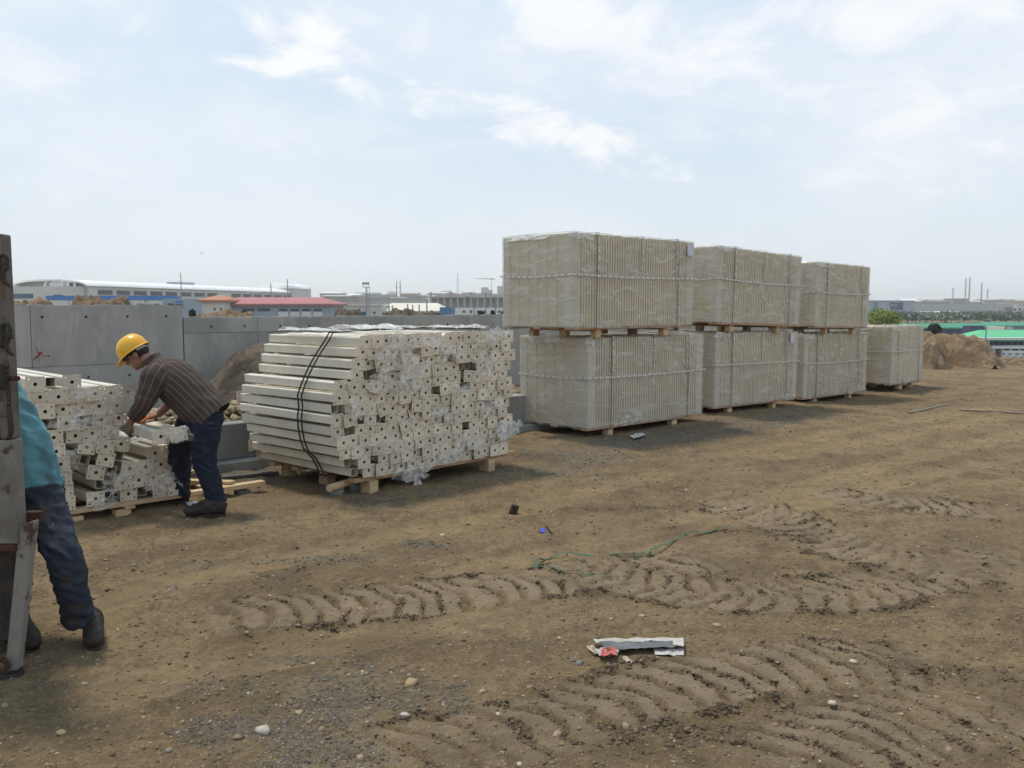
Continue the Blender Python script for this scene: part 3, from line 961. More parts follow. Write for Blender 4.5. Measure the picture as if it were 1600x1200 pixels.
def wrap_mesh(seed, lx, ly, lz):
    """stretch film: a crinkled shell round four sides, folded over the top edge"""
    per = [(-1, -1, 1, 0), (1, -1, 0, 1), (1, 1, -1, 0), (-1, 1, 0, -1)]
    ring = []
    off = 0.024
    x0, x1, y0, y1 = -off, lx + off, -off, ly + off
    N = ((x0, y0), (x1, y0), (x1, y1), (x0, y1))
    for k in range(4):
        a, b = Vector(N[k]), Vector(N[(k + 1) % 4])
        nseg = int((b - a).length / 0.05)
        nrm = Vector(((b - a).y, -(b - a).x)).normalized()
        for i in range(nseg):
            ring.append((a + (b - a) * i / nseg, nrm, min(i, nseg - i) / nseg))
    rows = 26
    vs, fs = [], []
    n = len(ring)
    for j in range(rows + 1):
        z = -0.015 + (lz + 0.03) * j / rows
        for i, (q, nr, e) in enumerate(ring):
            w = mnoise.noise(Vector((q.x * 2.4 + seed, q.y * 2.4 + seed * 3, z * 2.6))) * 0.018
            w += mnoise.noise(Vector((q.x * 5 + seed, q.y * 5, z * 6 + q.x * 3))) * 0.010
            w *= min(1, e * 12 + 0.3)
            z2 = z + 0.012 * mnoise.noise(Vector((q.x * 3, q.y * 3, seed))) * (j in (0, rows))
            if j == 0:
                z2 += 0.02 * mnoise.noise(Vector((q.x * 9, q.y * 9, seed + 4)))
            vs.append((q.x + nr.x * w, q.y + nr.y * w, z2))
    for j in range(rows):
        fs += [(j * n + i, j * n + (i + 1) % n, (j + 1) * n + (i + 1) % n, (j + 1) * n + i) for i in range(n)]
    # folded over the top
    base = len(vs)
    for i, (q, nr, e) in enumerate(ring):
        ins = 0.22 + 0.1 * mnoise.noise(Vector((q.x * 3 + seed, q.y * 3, 9)))
        cx, cy = min(max(q.x, ins), lx - ins), min(max(q.y, ins), ly - ins)
        vs.append((cx, cy, lz + 0.024 + 0.05 * mnoise.noise(Vector((q.x * 7, q.y * 7, seed)))))
    fs += [(rows * n + i, rows * n + (i + 1) % n, base + (i + 1) % n, base + i) for i in range(n)]
    mb = MB()
    mb.add(vs, fs, True)
    return mb
def make_crate(label, corner, rz, tilt=0.0, zb=0.0, label_px=None, seed=1, lx=LX, ly=LY, lz=LZ, sheet=None, roll=0.0):
    """corner: world XY of the near lower corner. Local X runs along the long face, Y into depth"""
    t = empty('wrapped_pallet', (corner[0], corner[1], zb))
    t.rotation_euler = (roll, tilt, rz)
    tag(t, label, 'pallet', 'wrapped pallets of mesh panels')
    rr = random.Random(seed)
    # pallet
    for yb in (0.0, ly / 2 - 0.06, ly - 0.12):
        MB().box(-0.01, yb, PZ - 0.034, lx + 0.01, yb + 0.12, PZ - 0.004, b=0.003).build('deck_board', MT['wood_orange'], t)
    bx = (0.5 + rr.uniform(-.04, .04), lx * 0.76 + rr.uniform(-.05, .05))
    for xb in bx:
        MB().box(xb - 0.05, 0.012, PZ - 0.058, xb + 0.05, ly - 0.012, PZ - 0.0345, b=0.003).build('cross_board', MT['wood_orange'], t)
        for yb in (0.015, ly / 2 - 0.05, ly - 0.115):
            j = rr.uniform(-0.02, 0.02)
            M = Matrix.Translation((xb + j, yb + 0.05, 0)) @ Matrix.Rotation(rr.uniform(-.15, .15), 4, 'Z')
            MB().box(-0.055, -0.05, -0.012, 0.055, 0.05, PZ - 0.0585, M, b=0.004).build('block', MT['wood'], t)
    # the pack: dark inner block with the wires of the outermost panels standing proud of it
    g = 0.016
    MB().box(g, g, PZ, lx - g, ly - g, PZ + lz - g).build('panel_pack', MT['panel_core'], t)
    n = 50
    w = MB()
    for i in range(n):
        x = 0.012 + (lx - 0.024) * (i + 0.5) / n
        r = 0.0125
        dy = rr.uniform(-0.002, 0.003)
        for yy in (0.004 + dy, ly - 0.004 - dy):
            w.box(x - r, yy - r, PZ + 0.002, x + r, yy + r, PZ + lz - 0.004 + rr.uniform(-0.006, 0.006))
        w.box(x - r, 0.03, PZ + lz - g + 0.0, x + r, ly - 0.03, PZ + lz - 0.003 + rr.uniform(-.004, .004))
    tag(w.build('upright_wires', MT['panel_wire'], t), kind='stuff')
    w = MB()
    nz = 42
    for i in range(nz):
        z = PZ + 0.01 + (lz - 0.03) * (i + 0.5) / nz
        r = 0.0112
        for xx in (0.0115, lx - 0.0115):
            w.box(xx - r, 0.02, z - r, xx + r, ly - 0.02, z + r)
    for i in range(7):
        y = 0.1 + (ly - 0.2) * i / 6
        for xx in (-0.004, lx + 0.004):
            w.box(xx - 0.005, y - 0.007, PZ + 0.01, xx + 0.005, y + 0.007, PZ + lz - 0.02)
    tag(w.build('edge_wires', MT['panel_wire'], t), kind='stuff')
    # corner guards
    for (cx, cy, sx, sy) in ((0, 0, 1, 1), (lx, 0, -1, 1), (lx, ly, -1, -1), (0, ly, 1, -1)):
        a = 0.135
        o = 0.012
        poly = [(cx - sx * o, cy - sy * o), (cx + sx * a, cy - sy * o), (cx + sx * a, cy - sy * (o - 0.004)), (cx - sx * (o - 0.004), cy - sy * (o - 0.004)),
                (cx - sx * (o - 0.004), cy + sy * a * 0.7), (cx - sx * o, cy + sy * a * 0.7)]
        mb = MB()
        k = len(poly)
        vs = [(x, y, PZ + 0.005) for x, y in poly] + [(x, y, PZ + lz - 0.01) for x, y in poly]
        fs = [(i, (i + 1) % k, k + (i + 1) % k, k + i) for i in range(k)] + [(0, 3, 2, 1), (0, 5, 4, 3), (k, k + 1, k + 2, k + 3), (k, k + 3, k + 4, k + 5)]
        mb.add(vs, fs)
        mb.build('corner_guard', MT['guard'], t)
    # straps: one dashed strap round the middle, two dark upright straps
    def strap(path, wdt, m, nm):
        pts = [Vector(p) for p in path]
        mb = MB()
        th = 0.003
        vs, fs = [], []
        for p, up, out in zip(pts, *zip(*[wdt(i) for i in range(len(pts))])):
            vs += [p - up, p + up, p + up + out * th, p - up + out * th]
        m_ = len(pts)
        for i in range(m_):
            j = (i + 1) % m_
            for q in range(4):
                fs.append((4 * i + q, 4 * i + (q + 1) % 4, 4 * j + (q + 1) % 4, 4 * j + q))
        mb.add(vs, fs)
        return mb.build(nm, m, t)
    o = 0.042
    zc = PZ + lz * rr.uniform(0.53, 0.58)
    sag = rr.uniform(0.0, 0.03)
    path, dirs = [], []
    corners = ((-o, -o), (lx + o, -o), (lx + o, ly + o), (-o, ly + o))
    nrm = ((0, -1), (1, 0), (0, 1), (-1, 0))
    for k in range(4):
        a, b = corners[k], corners[(k + 1) % 4]
        for i in range(10):
            f_ = i / 10
            path.append((a[0] + (b[0] - a[0]) * f_, a[1] + (b[1] - a[1]) * f_, zc - sag * math.sin(math.pi * f_) + 0.008 * mnoise.noise(Vector((k * 9 + i * 0.7, seed, 0)))))
            n_ = Vector((nrm[k][0], nrm[k][1], 0))
            if i == 0:
                n_ = (n_ + Vector((nrm[k - 1][0], nrm[k - 1][1], 0))).normalized()
            dirs.append((Vector((0, 0, 0.011)), n_))
    strap(path, lambda i: dirs[i], MT['dash'], 'band')
    for xs_ in (0.42, 2.12):
        xs_ *= lx / 2.5
        path = [(xs_, -o + 0.006, PZ - 0.03), (xs_ + 0.006, -o + 0.004, PZ + lz * .5), (xs_, -o + 0.008, PZ + lz + 0.016), (xs_, ly + o, PZ + lz + 0.016), (xs_, ly + o, PZ - 0.03)]
        dd = [(Vector((0.0045, 0, 0)), Vector((0, -1, -0.3))), (Vector((0.0045, 0, 0)), Vector((0, -1, 0))), (Vector((0.0045, 0, 0)), Vector((0, -0.7, 0.7))), (Vector((0.0045, 0, 0)), Vector((0, 0.7, 0.7))), (Vector((0.0045, 0, 0)), Vector((0, 0.7, -0.7)))]
        strap(path, lambda i: dd[i], MT['strap_dark'], 'strap')
    # short dashed hanging straps over the top edge
    for xs_, ln in ((0.45, 0.5), (1.33, 0.45), (2.09, 0.5)):
        xs_ *= lx / 2.5
        z1 = PZ + lz + 0.02
        path = [(xs_, -o, z1 - ln), (xs_ + 0.01, -o - 0.002, z1 - ln * .5), (xs_, -o, z1), (xs_, 0.3, z1), (xs_, 0.3, z1 - 0.002)]
        dd = [(Vector((0.009, 0, 0)), Vector((0, -1, 0)))] * 2 + [(Vector((0.009, 0, 0)), Vector((0, -0.7, 0.7)))] + [(Vector((0.009, 0, 0)), Vector((0, 0, 1)))] * 2
        strap(path, lambda i: dd[i], MT['dash'], 'band')
    wm = wrap_mesh(seed, lx, ly, lz)
    wo = wm.build('stretch_wrap', MT['film_wrap'], t)
    wo.location = (0, 0, PZ)
    if sheet:
        sx, sz = sheet
        mb = MB()
        q = [(0, 0), (0.135, 0.004), (0.14, 0.17), (0.004, 0.165)]
        vs = [(x, 0.004 * (i % 2), z) for i, (x, z) in enumerate(q)] + [(x, 0.004 * (i % 2) + 0.002, z) for i, (x, z) in enumerate(q)]
        mb.add(vs, [(0, 1, 2, 3), (4, 7, 6, 5), (0, 4, 5, 1), (1, 5, 6, 2), (2, 6, 7, 3), (3, 7, 4, 0)])
        s_ = mb.build('label_sheet', MT['paper'], t)
        s_.location = (sx, -0.055, PZ + sz)
    return t

def corner_px(px, py, zc):
    return gp(px, py, zc)
CR = []
# (label, near lower corner pixel, height of that corner above ground, lower?)
def lower(label, px, py, seed, tilt=0, dz=0.0, dyaw=0.0, **k):
    q = corner_px(px, py, PZ + dz)
    CR.append(make_crate(label, (q.x, q.y), UA + dyaw, tilt, dz, seed=seed, **k))
def upper(label, px, py, zb, seed, tilt=0, dyaw=0.0, dv=-0.12, **k):
    lo = CR[-1].location
    O = Vector((lo.x, lo.y, zb)) + V * dv
    q = O + U * on_line(px, O, U)
    CR.append(make_crate(label, (q.x, q.y), UA + dyaw, tilt, zb, seed=seed, **k))
TOPZ = PZ + LZ + 0.02
lower('wrapped pallet of beige mesh panels, bottom of the nearest stack', 918, 670, 3, dyaw=0.0)
upper('wrapped pallet with a white label, on top of the nearest stack', 893, 518, TOPZ, 5, sheet=(2.32, 0.97))
lower('wrapped pallet with a white label, bottom of the second stack from the left', 1115, 636, 7, tilt=0.012, sheet=(2.2, 0.98))
upper('wrapped pallet without a label, on top of the second stack from the left', 1117, 499, TOPZ + 0.02, 9, tilt=0.03)
lower('wrapped pallet of beige mesh panels, bottom of the third stack', 1254, 622, 11, tilt=0.006, dz=-0.10)
upper('wrapped pallet on top of the third and farthest stack, against the sky', 1272, 512, TOPZ - 0.10, 13, tilt=0.015, lx=2.1)
lower('single wrapped pallet standing unstacked at the far end of the row', 1391, 600, 15, tilt=0.0, lx=1.5)

# ------------------------------------------------------------------ fence posts with foot plates
PT = 0.076                                   # post section
PLW, PLH = 0.138, 0.118
slots = [rect(sx * 0.046, sz * 0.037, 0.018 if sx * sz > 0 else 0.009, 0.009 if sx * sz > 0 else 0.018) for sx in (-1, 1) for sz in (-1, 1)]
slots2 = [rect(sx * 0.048, sz * 0.034, 0.009, 0.02) for sx in (-1, 1) for sz in (-1, 1)]
def plate_outline():
    w, h, c = PLW / 2, PLH / 2, 0.004
    return [(-w + c, -h), (w - c, -h), (w, -h + c), (w, h - c), (w - c, h), (-w + c, h), (-w, h - c), (-w, -h + c)]
plate_me = [holed_plate(plate_outline(), [circ(0, 0, 0.0142, 14)] + sl, 0.005) for sl in (slots, slots2)]
for m_ in plate_me:
    m_.materials.append(MT['plate'])
PLEN = 1.52
def channel_mesh():
    """hollow rectangular tube along +Y, open at both ends"""
    a, t = PT / 2, 0.004
    mb = MB()
    vs = []
    b = 0.006
    def ring(r, bb, y):
        return [(x, y, z) for x, z in ((-r + bb, -r), (r - bb, -r), (r, -r + bb), (r, r - bb), (r - bb, r), (-r + bb, r), (-r, r - bb), (-r, -r + bb))]
    for y in (0.0, PLEN):
        vs += ring(a, b, y)
        vs += ring(a - t, b * .6, y)
    n = 8
    fs = []
    for i in range(n):
        j = (i + 1) % n
        fs.append((i, 16 + i, 16 + j, j))
        fs.append((8 + j, 24 + j, 24 + i, 8 + i))
        fs.append((i, j, 8 + j, 8 + i))
        fs.append((16 + j, 16 + i, 24 + i, 24 + j))
    mb.add(vs, fs)
    me = mb.mesh('tube')
    me.materials.append(MT['post'])
    return me
tube_me = channel_mesh()
def make_post(kind):
    t = empty('fence_post')
    tb = link('tube', tube_me, None, t)
    if kind < 2:
        pl = link('foot_plate', plate_me[kind], None, t)
        pl.location = (0, -0.0055, 0)
    else:
        pl = link('foot_plate', plate_me[0], None, t)
        pl.location = (0, PLEN + 0.001, 0)
    return t
PROTO = [make_post(k) for k in range(3)]
used = [False] * 3
def put_post(kind, O, rz, u, v, z, tilt, yaw, label, group, pitch=0.0):
    if used[kind]:
        o = copy_tree(PROTO[kind])
    else:
        o, used[kind] = PROTO[kind], True
    d = Matrix.Rotation(rz, 4, 'Z')
    o.location = O + (d @ Vector((u, v, 0))) + Vector((0, 0, z))
    M = Matrix.Rotation(rz + yaw, 4, 'Z') @ Matrix.Rotation(pitch, 4, 'X') @ Matrix.Rotation(tilt, 4, 'Y')
    o.rotation_euler = M.to_euler()
    return tag(o, label, 'post', group)

# --- large bundle
AO = gpt(600, 768)
A1 = gpt(800, 730)
AA = math.atan2((A1 - AO).y, (A1 - AO).x)
AD = Vector((math.cos(AA), math.sin(AA), 0))
AV = Vector((-math.sin(AA), math.cos(AA), 0))
def AU(px, z):
    O = AO + Vector((0, 0, z))
    return on_line(px, O, AD)
rA = random.Random(42)
NROW = 13
PITCH_A = 0.0985
leftpx = [552, 544, 530, 525, 522, 521, 523, 521, 527, 552, 554, 558, 565]
countA = 0
a_label = 'cream steel fence post with square foot plate, packed in the large bundle'
a_label_open = 'cream fence post showing its open tube end in the large bundle'
for r in range(NROW):
    z = 0.155 + 0.052 + r * PITCH_A
    u = AU(leftpx[r], z) + PLW / 2 + rA.uniform(-0.01, 0.02)
    uend = AU(803 + 3 * math.sin(r * 1.3), z)
    first = True
    place = 0
    while u < uend - 0.04:
        fr = (u - AU(530, z)) / (AU(806, z) - AU(530, z))
        # slumped middle of the pile
        cha = math.exp(-((fr - 0.30) / 0.17) ** 2) * math.exp(-((r - 5.5) / 4.2) ** 2)
        blk = mnoise.noise(Vector((math.floor(u / 0.26) * 3.7, math.floor(r / 2) * 5.1, 2.0)))
        blk2 = mnoise.noise(Vector((math.floor(u / 0.37 + r * 0.31) * 2.9, math.floor(r / 1.5) * 4.3, 7.0)))
        tilt = cha * (0.95 * blk + 0.14) + 0.16 * blk2 * (fr > 0.02) + rA.uniform(-0.03, 0.03) + 0.09 * math.exp(-((fr - 0.12) / 0.12) ** 2) * (r > 7)
        kind = 0 if rA.random() < 0.6 else 1
        if rA.random() < (0.06 if not first else 0.34):
            kind = 2
        v = rA.choice((0, 0.007, 0.014, 0.021, 0.028)) + rA.uniform(0, 0.02) + (0.07 if kind == 2 else 0) + cha * rA.uniform(0, 0.05)
        if rA.random() < 0.05 and not first:
            u += 0.05
        zz_ = z + rA.uniform(-0.006, 0.006) - 0.10 * cha * (r / 12)
        put_post(kind, AO, AA, u, v, zz_, -tilt, rA.uniform(-0.006, 0.006), ('open-ended cream post in the large bundle, %s row from the top, %s from left' if kind == 2 else 'cream fence post in the large bundle, %s row from the top, %s from the left') % (ORD[NROW - 1 - r], ORD[place]),
                 'fence posts in the large bundle', rA.uniform(-0.004, 0.004))
        countA += 1
        place += 1
        first = False
        u += 0.122 + rA.uniform(-0.004, 0.008) + 0.01 * cha
ztop = 0.155 + NROW * PITCH_A + 0.04
# pallet under the large bundle
pa = empty('timber_pallet', AO, AA)
tag(pa, 'orange timber pallet under the large bundle of posts', 'pallet')
uL, uR = AU(560, 0.1), AU(812, 0.1)
for v in (0.05, 0.5, 0.95, 1.35):
    MB().box(uL, v, 0.11, uR, v + 0.1, 0.148, b=0.004).build('deck_board', MT['wood_orange'], pa)
for px in (588, 690, 772):
    u = AU(px, 0.05)
    for v in (0.03, 0.68, 1.33):
        if px == 690 and v < 1:
            continue
        M = Matrix.Translation((u, v + 0.07, 0)) @ Matrix.Rotation(R.uniform(-.12, .12), 4, 'Z')
        MB().box(-0.05, -0.07, -0.02, 0.05, 0.07, 0.056, M, b=0.004).build('block', MT['wood'], pa)
        MB().box(-0.048, -0.068, 0.0565, 0.052, 0.072, 0.1095, M, b=0.004).build('block', MT['wood'], pa)
lg = MB()
q0 = AO + AD * AU(533, 0.1) + AV * 0.10
lg.cyl(q0 + AD * -0.02 + AV * 0.05 + Vector((0, 0, 0.085)), q0 + AD * 0.5 + AV * 0.22 + Vector((0, 0, 0.085)), 0.034, 0.034, 12)
lgo = lg.build('timber_log', MT['wood'])
tag(lgo, 'short round timber propping the left corner of the large bundle', 'timber')
st_ = MB().box(-0.05, -0.06, -0.04, 0.05, 0.06, 0.05, b=0.01).build('stone_block', MT['concrete_dark'])
st_.location = q0 + AV * 0.12 + AD * 0.12
tag(st_, 'grey block under the round timber at the large bundle', 'block')
st2 = st_.copy(); C.objects.link(st2); st2.location = q0 + AV * 0.2 + AD * 0.4
tag(st2, 'grey block under the far end of the round timber', 'block')

# binding cords round the large bundle
def cord_loop(v, dz):
    p = []
    for r in range(NROW):
        z = 0.155 + 0.052 + r * PITCH_A
        lx_ = leftpx[r] if r <= 8 else leftpx[8] + (leftpx[12] - leftpx[8]) * (r - 8) / 4 - 3 * math.sin(math.pi * (r - 8) / 4)
        p.append(AO + AD * (AU(lx_, z) - 0.014) + AV * v + Vector((0, 0, z)))
    p.insert(0, AO + AD * (AU(leftpx[0], 0.15) + 0.015) + AV * v + Vector((0, 0, 0.135)))
    zt = 0.155 + NROW * PITCH_A + 0.022
    p.append(AO + AD * (AU(leftpx[-1], zt) + 0.03) + AV * v + Vector((0, 0, zt)))
    p.append(AO + AD * AU(690, zt) + AV * v + Vector((0, 0, zt + 0.03)))
    p.append(AO + AD * (AU(800, zt) - 0.02) + AV * v + Vector((0, 0, zt + 0.0)))
    p.append(AO + AD * (AU(806, 0.8) + 0.05) + AV * v + Vector((0, 0, 0.8)))
    p.append(AO + AD * (AU(806, 0.15) + 0.03) + AV * v + Vector((0, 0, 0.135)))
    return p
for i, v in enumerate((0.46, 0.52)):
    o = MB().tube(cord_loop(v, 0), 0.0085, 6, True).build('binding_cord', MT['cord'])
    tag(o, ('dark cord bound round the large bundle of posts, nearer strand', 'dark cord bound round the large bundle of posts, farther strand')[i], 'cord', 'cords round the large bundle')

# --- small bundle
BO = gpt(110, 818)
B1 = gpt(420, 768)
BA = math.atan2((B1 - BO).y, (B1 - BO).x)
BD = Vector((math.cos(BA), math.sin(BA), 0))
BV = Vector((-math.sin(BA), math.cos(BA), 0))
def BU(px, z):
    return on_line(px, BO + Vector((0, 0, z)), BD)
rB = random.Random(9)
ROWS_B = [[(90, 122, 0), (136, 288, 0)], [(88, 122, 0), (150, 288, 0)], [(84, 121, 0), (138, 285, -0.26)], [(80, 119, 0), (124, 205, -0.3), (232, 283, -0.03)],
          [(74, 118, 0), (124, 200, -0.18)], [(70, 104, 0), (105, 197, -0.06)], [(62, 196, -0.02)], [(56, 194, 0)], [(48, 212, 0.05)], [(40, 143, -0.02)]]
countB = 0
b_label = 'cream steel fence post with square foot plate, stacked in the small opened bundle'
b_label_open = 'cream fence post showing its open tube end in the small opened bundle'
for r, segs in enumerate(ROWS_B):
    z = 0.105 + 0.056 + r * 0.1065
    place = 0
    for (xa, xb, tl) in segs:
        u = BU(xa, z) + PLW / 2
        ue = BU(xb, z)
        while u < ue - 0.03:
            kind = 0 if rB.random() < 0.6 else 1
            if rB.random() < 0.09:
                kind = 2
            tl2 = tl * (1.0 if xa < 140 else 1.0) + rB.uniform(-0.03, 0.03)
            if tl < -0.2 and u > BU(205, z):
                tl2 = rB.uniform(-0.04, 0.03)
            put_post(kind, BO, BA, u, rB.choice((0, 0.01, 0.02)) + rB.uniform(0, 0.03) + (0.06 if kind == 2 else 0), z + rB.uniform(-0.005, 0.005),
                     -tl2 if tl2 else 0, rB.uniform(-0.01, 0.01), ('open-ended cream post in the small bundle, %s row from the top, %s from left' if kind == 2 else 'cream fence post in the small bundle, %s row from the top, %s from the left') % (ORD[9 - r], ORD[place]), 'fence posts in the small bundle')
            countB += 1
            place += 1
            u += 0.131 + rB.uniform(-0.003, 0.008)
pb = empty('timber_pallet', BO, BA)
tag(pb, 'pale timber pallet, half unloaded, under the small bundle beside the worker', 'pallet')
uL, uR = BU(88, 0.06), BU(418, 0.06)
for v, ue in ((0.03, uR), (0.5, uR - 0.25), (1.0, uR - 0.1), (1.38, uR)):
    MB().box(uL, v, 0.062, ue, v + 0.095, 0.1, b=0.004).build('deck_board', MT['wood'], pb)
for px in (120, 195, 385):
    u = BU(px, 0.05)
    for v in (0.02, 0.7, 1.38):
        MB().box(u - 0.06, v, -0.03, u + 0.06, v + 0.11, 0.0395, b=0.005).build('block', MT['wood_grey'] if px == 385 else MT['wood'], pb)
for px in (205, 350):
    u = BU(px, 0.05)
    MB().box(u - 0.04, 0.01, 0.0398, u + 0.04, 1.5, 0.0615, b=0.003).build('cross_board', MT['wood'], pb)
# brace board running diagonally across the bare part
M = Matrix.Translation((BU(372, 0.12), 0.1, 0.1165)) @ Matrix.Rotation(rad(37), 4, 'Z')
MB().box(-0.045, 0, -0.015, 0.045, 1.1, 0.015, M, b=0.003).build('brace_board', MT['wood'], pb)

# --- the two posts in the worker's hands
ch = at(251, 682, 6.92)
CA = UA + rad(2)
for k in range(2):
    d = Matrix.Rotation(CA, 4, 'Z') @ Vector((0.133 * k + 0.0, -0.025 * k, 0))
    put_post(k, ch + d + Vector((0, 0, 0.008 * k)), CA, 0, 0, 0, -0.06 - 0.08 * k, 0, ('left of the two cream posts held in the worker\'s hands', 'right of the two cream posts held in the worker\'s hands')[k],
             'posts carried by the worker', 0.02)
d = Matrix.Rotation(CA, 4, 'Z') @ Vector((0.27, 0.02, 0))
print('posts', countA, countB)

# ------------------------------------------------------------------ torn plastic film over the posts
SEEN = {}
def where(px, py, x0, x1, y0, y1):
    v = ('top', 'upper', 'middle', 'lower', 'bottom')[max(0, min(4, int((py - y0) / (y1 - y0) * 5)))]
    h = ('far left', 'left of centre', 'centre', 'right of centre', 'far right')[max(0, min(4, int((px - x0) / (x1 - x0) * 5)))]
    t = v + ' part, ' + h
    SEEN[(x0, t)] = SEEN.get((x0, t), 0) + 1
    return t + (' edge' if SEEN[(x0, t)] > 1 else '')
def scrap(name, label, c, w, h, ax, up, seed, amp=0.05, m='film_scrap', grp=None, nx=26, nz=20):
    """crumpled sheet in the plane ax/up, bulging out along ax x up"""
    ax, up = Vector(ax).normalized(), Vector(up).normalized()
    nrm = ax.cross(up)
    vs, fs = [], []
    for j in range(nz + 1):
        for i in range(nx + 1):
            a, b = i / nx - 0.5, j / nz - 0.5
            e = 1 + 0.35 * mnoise.noise(Vector((a * 3 + seed, b * 3, seed)))
            q = Vector((a * 3.2 + seed * 1.7, b * 2.6, seed * 0.3))
            k = abs(mnoise.noise(q)) * 1.0 + abs(mnoise.noise(q * 2.3)) * 0.6 + abs(mnoise.noise(q * 5)) * 0.2
            fall = max(0.0, 1 - 1.3 * max(abs(a), abs(b)) ** 2 * 2)
            sh = Vector((mnoise.noise(q * 1.9 + Vector((5, 0, 0))), mnoise.noise(q * 1.9 + Vector((0, 7, 0))), 0)) * amp * 0.8
            vs.append(Vector(c) + ax * (a * w * e + sh.x) + up * (b * h * e + sh.y) + nrm * (0.010 + amp * 0.55 * k * (0.4 + 0.6 * fall)))
    n = nx + 1
    fs = [(j * n + i, j * n + i + 1, (j + 1) * n + i + 1, (j + 1) * n + i) for j in range(nz) for i in range(nx)]
    # ragged outline
    rr = random.Random(seed)
    keep = []
    for f_ in fs:
        i, j = f_[0] % n, f_[0] // n
        a, b = i / nx - 0.5, j / nz - 0.5
        rr_ = (abs(2 * a) ** 3 + abs(2 * b) ** 3) ** (1 / 3)
        if rr_ < 0.86 + 0.45 * mnoise.noise(Vector((a * 5 + seed, b * 5, 3.3))):
            keep.append(f_)
    mb = MB()
    mb.add(vs, keep, True)
    return tag(mb.build(name, MT[m]), label, 'plastic film', grp)
UP = Vector((0, 0, 1))
gA = 'film scraps on the large bundle'
la = 'crumpled clear plastic film torn open over the post ends of the large bundle'
for i, (px, py, w, h, amp) in enumerate(((612, 555, .5, .34, .07), (640, 590, .4, .42, .08), (560, 640, .3, .2, .04), (700, 552, .4, .16, .04),
                                         (755, 570, .3, .3, .05), (720, 610, .34, .16, .03), (765, 640, .36, .2, .03), (690, 650, .4, .16, .03),
                                         (600, 700, .44, .16, .03), (735, 690, .44, .2, .03), (640, 740, .5, .16, .03), (700, 715, .4, .16, .03), (590, 600, .3, .2, .03),
                                         (665, 535, .5, .14, .03), (760, 535, .4, .14, .04))):
    # a point on the front face of the bundle
    d0 = ray(px, py)
    nn = -AV
    t = ((AO - Vector((0, 0, CAM_H))).dot(nn) + 0.012) / d0.dot(nn)
    q = Vector((0, 0, CAM_H)) + d0 * t
    scrap('plastic_film', 'crumpled clear film over post ends of the large bundle, ' + where(px, py, 530, 806, 520, 755), q, w, h, AD, UP, 10 + i, amp, grp=gA)
def face_pt(px, py, O, A_V, off=0.0):
    d0 = ray(px, py)
    t = ((O - Vector((0, 0, CAM_H))).dot(-A_V) + off) / d0.dot(-A_V)
    return Vector((0, 0, CAM_H)) + d0 * t
scrap('plastic_film', 'white bulging wad of plastic film at the lower right end of the large bundle', face_pt(792, 672, AO, AV, 0.02), .42, .2, AD, UP, 40, .1, 'film_sheet')
scrap('plastic_film', 'torn flap of plastic film hanging below the large bundle', face_pt(650, 752, AO, AV, 0.01), .12, .22, AD, UP, 41, .03)
scrap('plastic_film', 'ball of plastic film over the upper right corner of the large bundle', face_pt(772, 523, AO, AV, 0.0), .42, .12, AD, UP, 44, .07, 'film_sheet')
# loose sheets on top of the large bundle
for i, (px, v, w, l) in enumerate(((500, 0.75, .4, 1.3), (590, 0.8, .5, 1.3), (650, 0.9, .4, 1.1), (700, .6, .4, 1.0))):
    u = AU(px + 70, ztop)
    q = AO + AD * u + AV * v + Vector((0, 0, 0.155 + NROW * PITCH_A + 0.02))
    scrap('plastic_film', 'loose whitish plastic sheet on top of the large bundle, %s from the left' % ORD[i], q, w, l, AD, AV, 50 + i, .09, 'film_sheet', 'sheets on top of the large bundle')
lb = 'crumpled clear plastic film wrapped over the post ends of the small opened bundle'
for i, (px, py, w, h, amp) in enumerate(((185, 622, .42, .16, .04), (130, 612, .2, .1, .03), (150, 648, .36, .12, .04), (120, 662, .4, .1, .03), (160, 690, .3, .1, .02), (255, 755, .36, .2, .05),
                                         (175, 755, .2, .2, .04), (215, 735, .3, .14, .03), (160, 785, .3, .1, .03), (110, 720, .12, .2, .02), (160, 672, .3, .09, .02))):
    scrap('plastic_film', 'crumpled clear film over post ends of the small bundle, ' + where(px, py, 60, 290, 595, 800), face_pt(px, py, BO, BV, 0.012), w, h, BD, UP, 70 + i, amp, grp='film scraps on the small bundle')
scrap('plastic_film', 'clear plastic film round the plates of the posts held by the worker', ch + Matrix.Rotation(CA, 3, 'Z') @ Vector((0.14, -0.03, 0.0)), .24, .13, U, UP, 90, .02)
q = BO + BD * BU(255, 0.5) + BV * 0.6 + Vector((0, 0, 0.105 + 4 * 0.1065 + 0.03))
scrap('plastic_film', 'long plastic sheet lying on the low posts between small bundle and worker', q, .5, 1.1, BD, BV, 93, .05, 'film_sheet')

# loose ends of stretch wrap on the pallets
rf = random.Random(31)
for i, t in enumerate(CR):
    lx_ = max(v[0] for v in t.children[0].bound_box) - 0.01
    top = PZ + LZ
    spots = [(0.10, -0.03, top - 0.045, 0.45, 0.11, (1, 0, 0), (0, 0.3, 1), 'film_scrap'), (-0.03, LY * 0.6, top - 0.035, 0.8, 0.10, (0, -1, 0), (0.3, 0, 1), 'film_sheet')]
    if i in (0, 2, 4, 6):
        spots.append((lx_ * (0.3, 0.85, 0.75, 0.5)[i // 2], -0.035, PZ + 0.05, 0.6, 0.14, (1, 0, 0.1), (0, 0, 1), 'film_scrap'))
    for (cx, cy, cz, w, h, ax, up, m) in spots:
        o = scrap('film_flap', None, (cx, cy, cz), w, h, ax, up, 300 + i * 7 + int(h * 100), 0.022, m)
        del o['category']
        o.parent = t

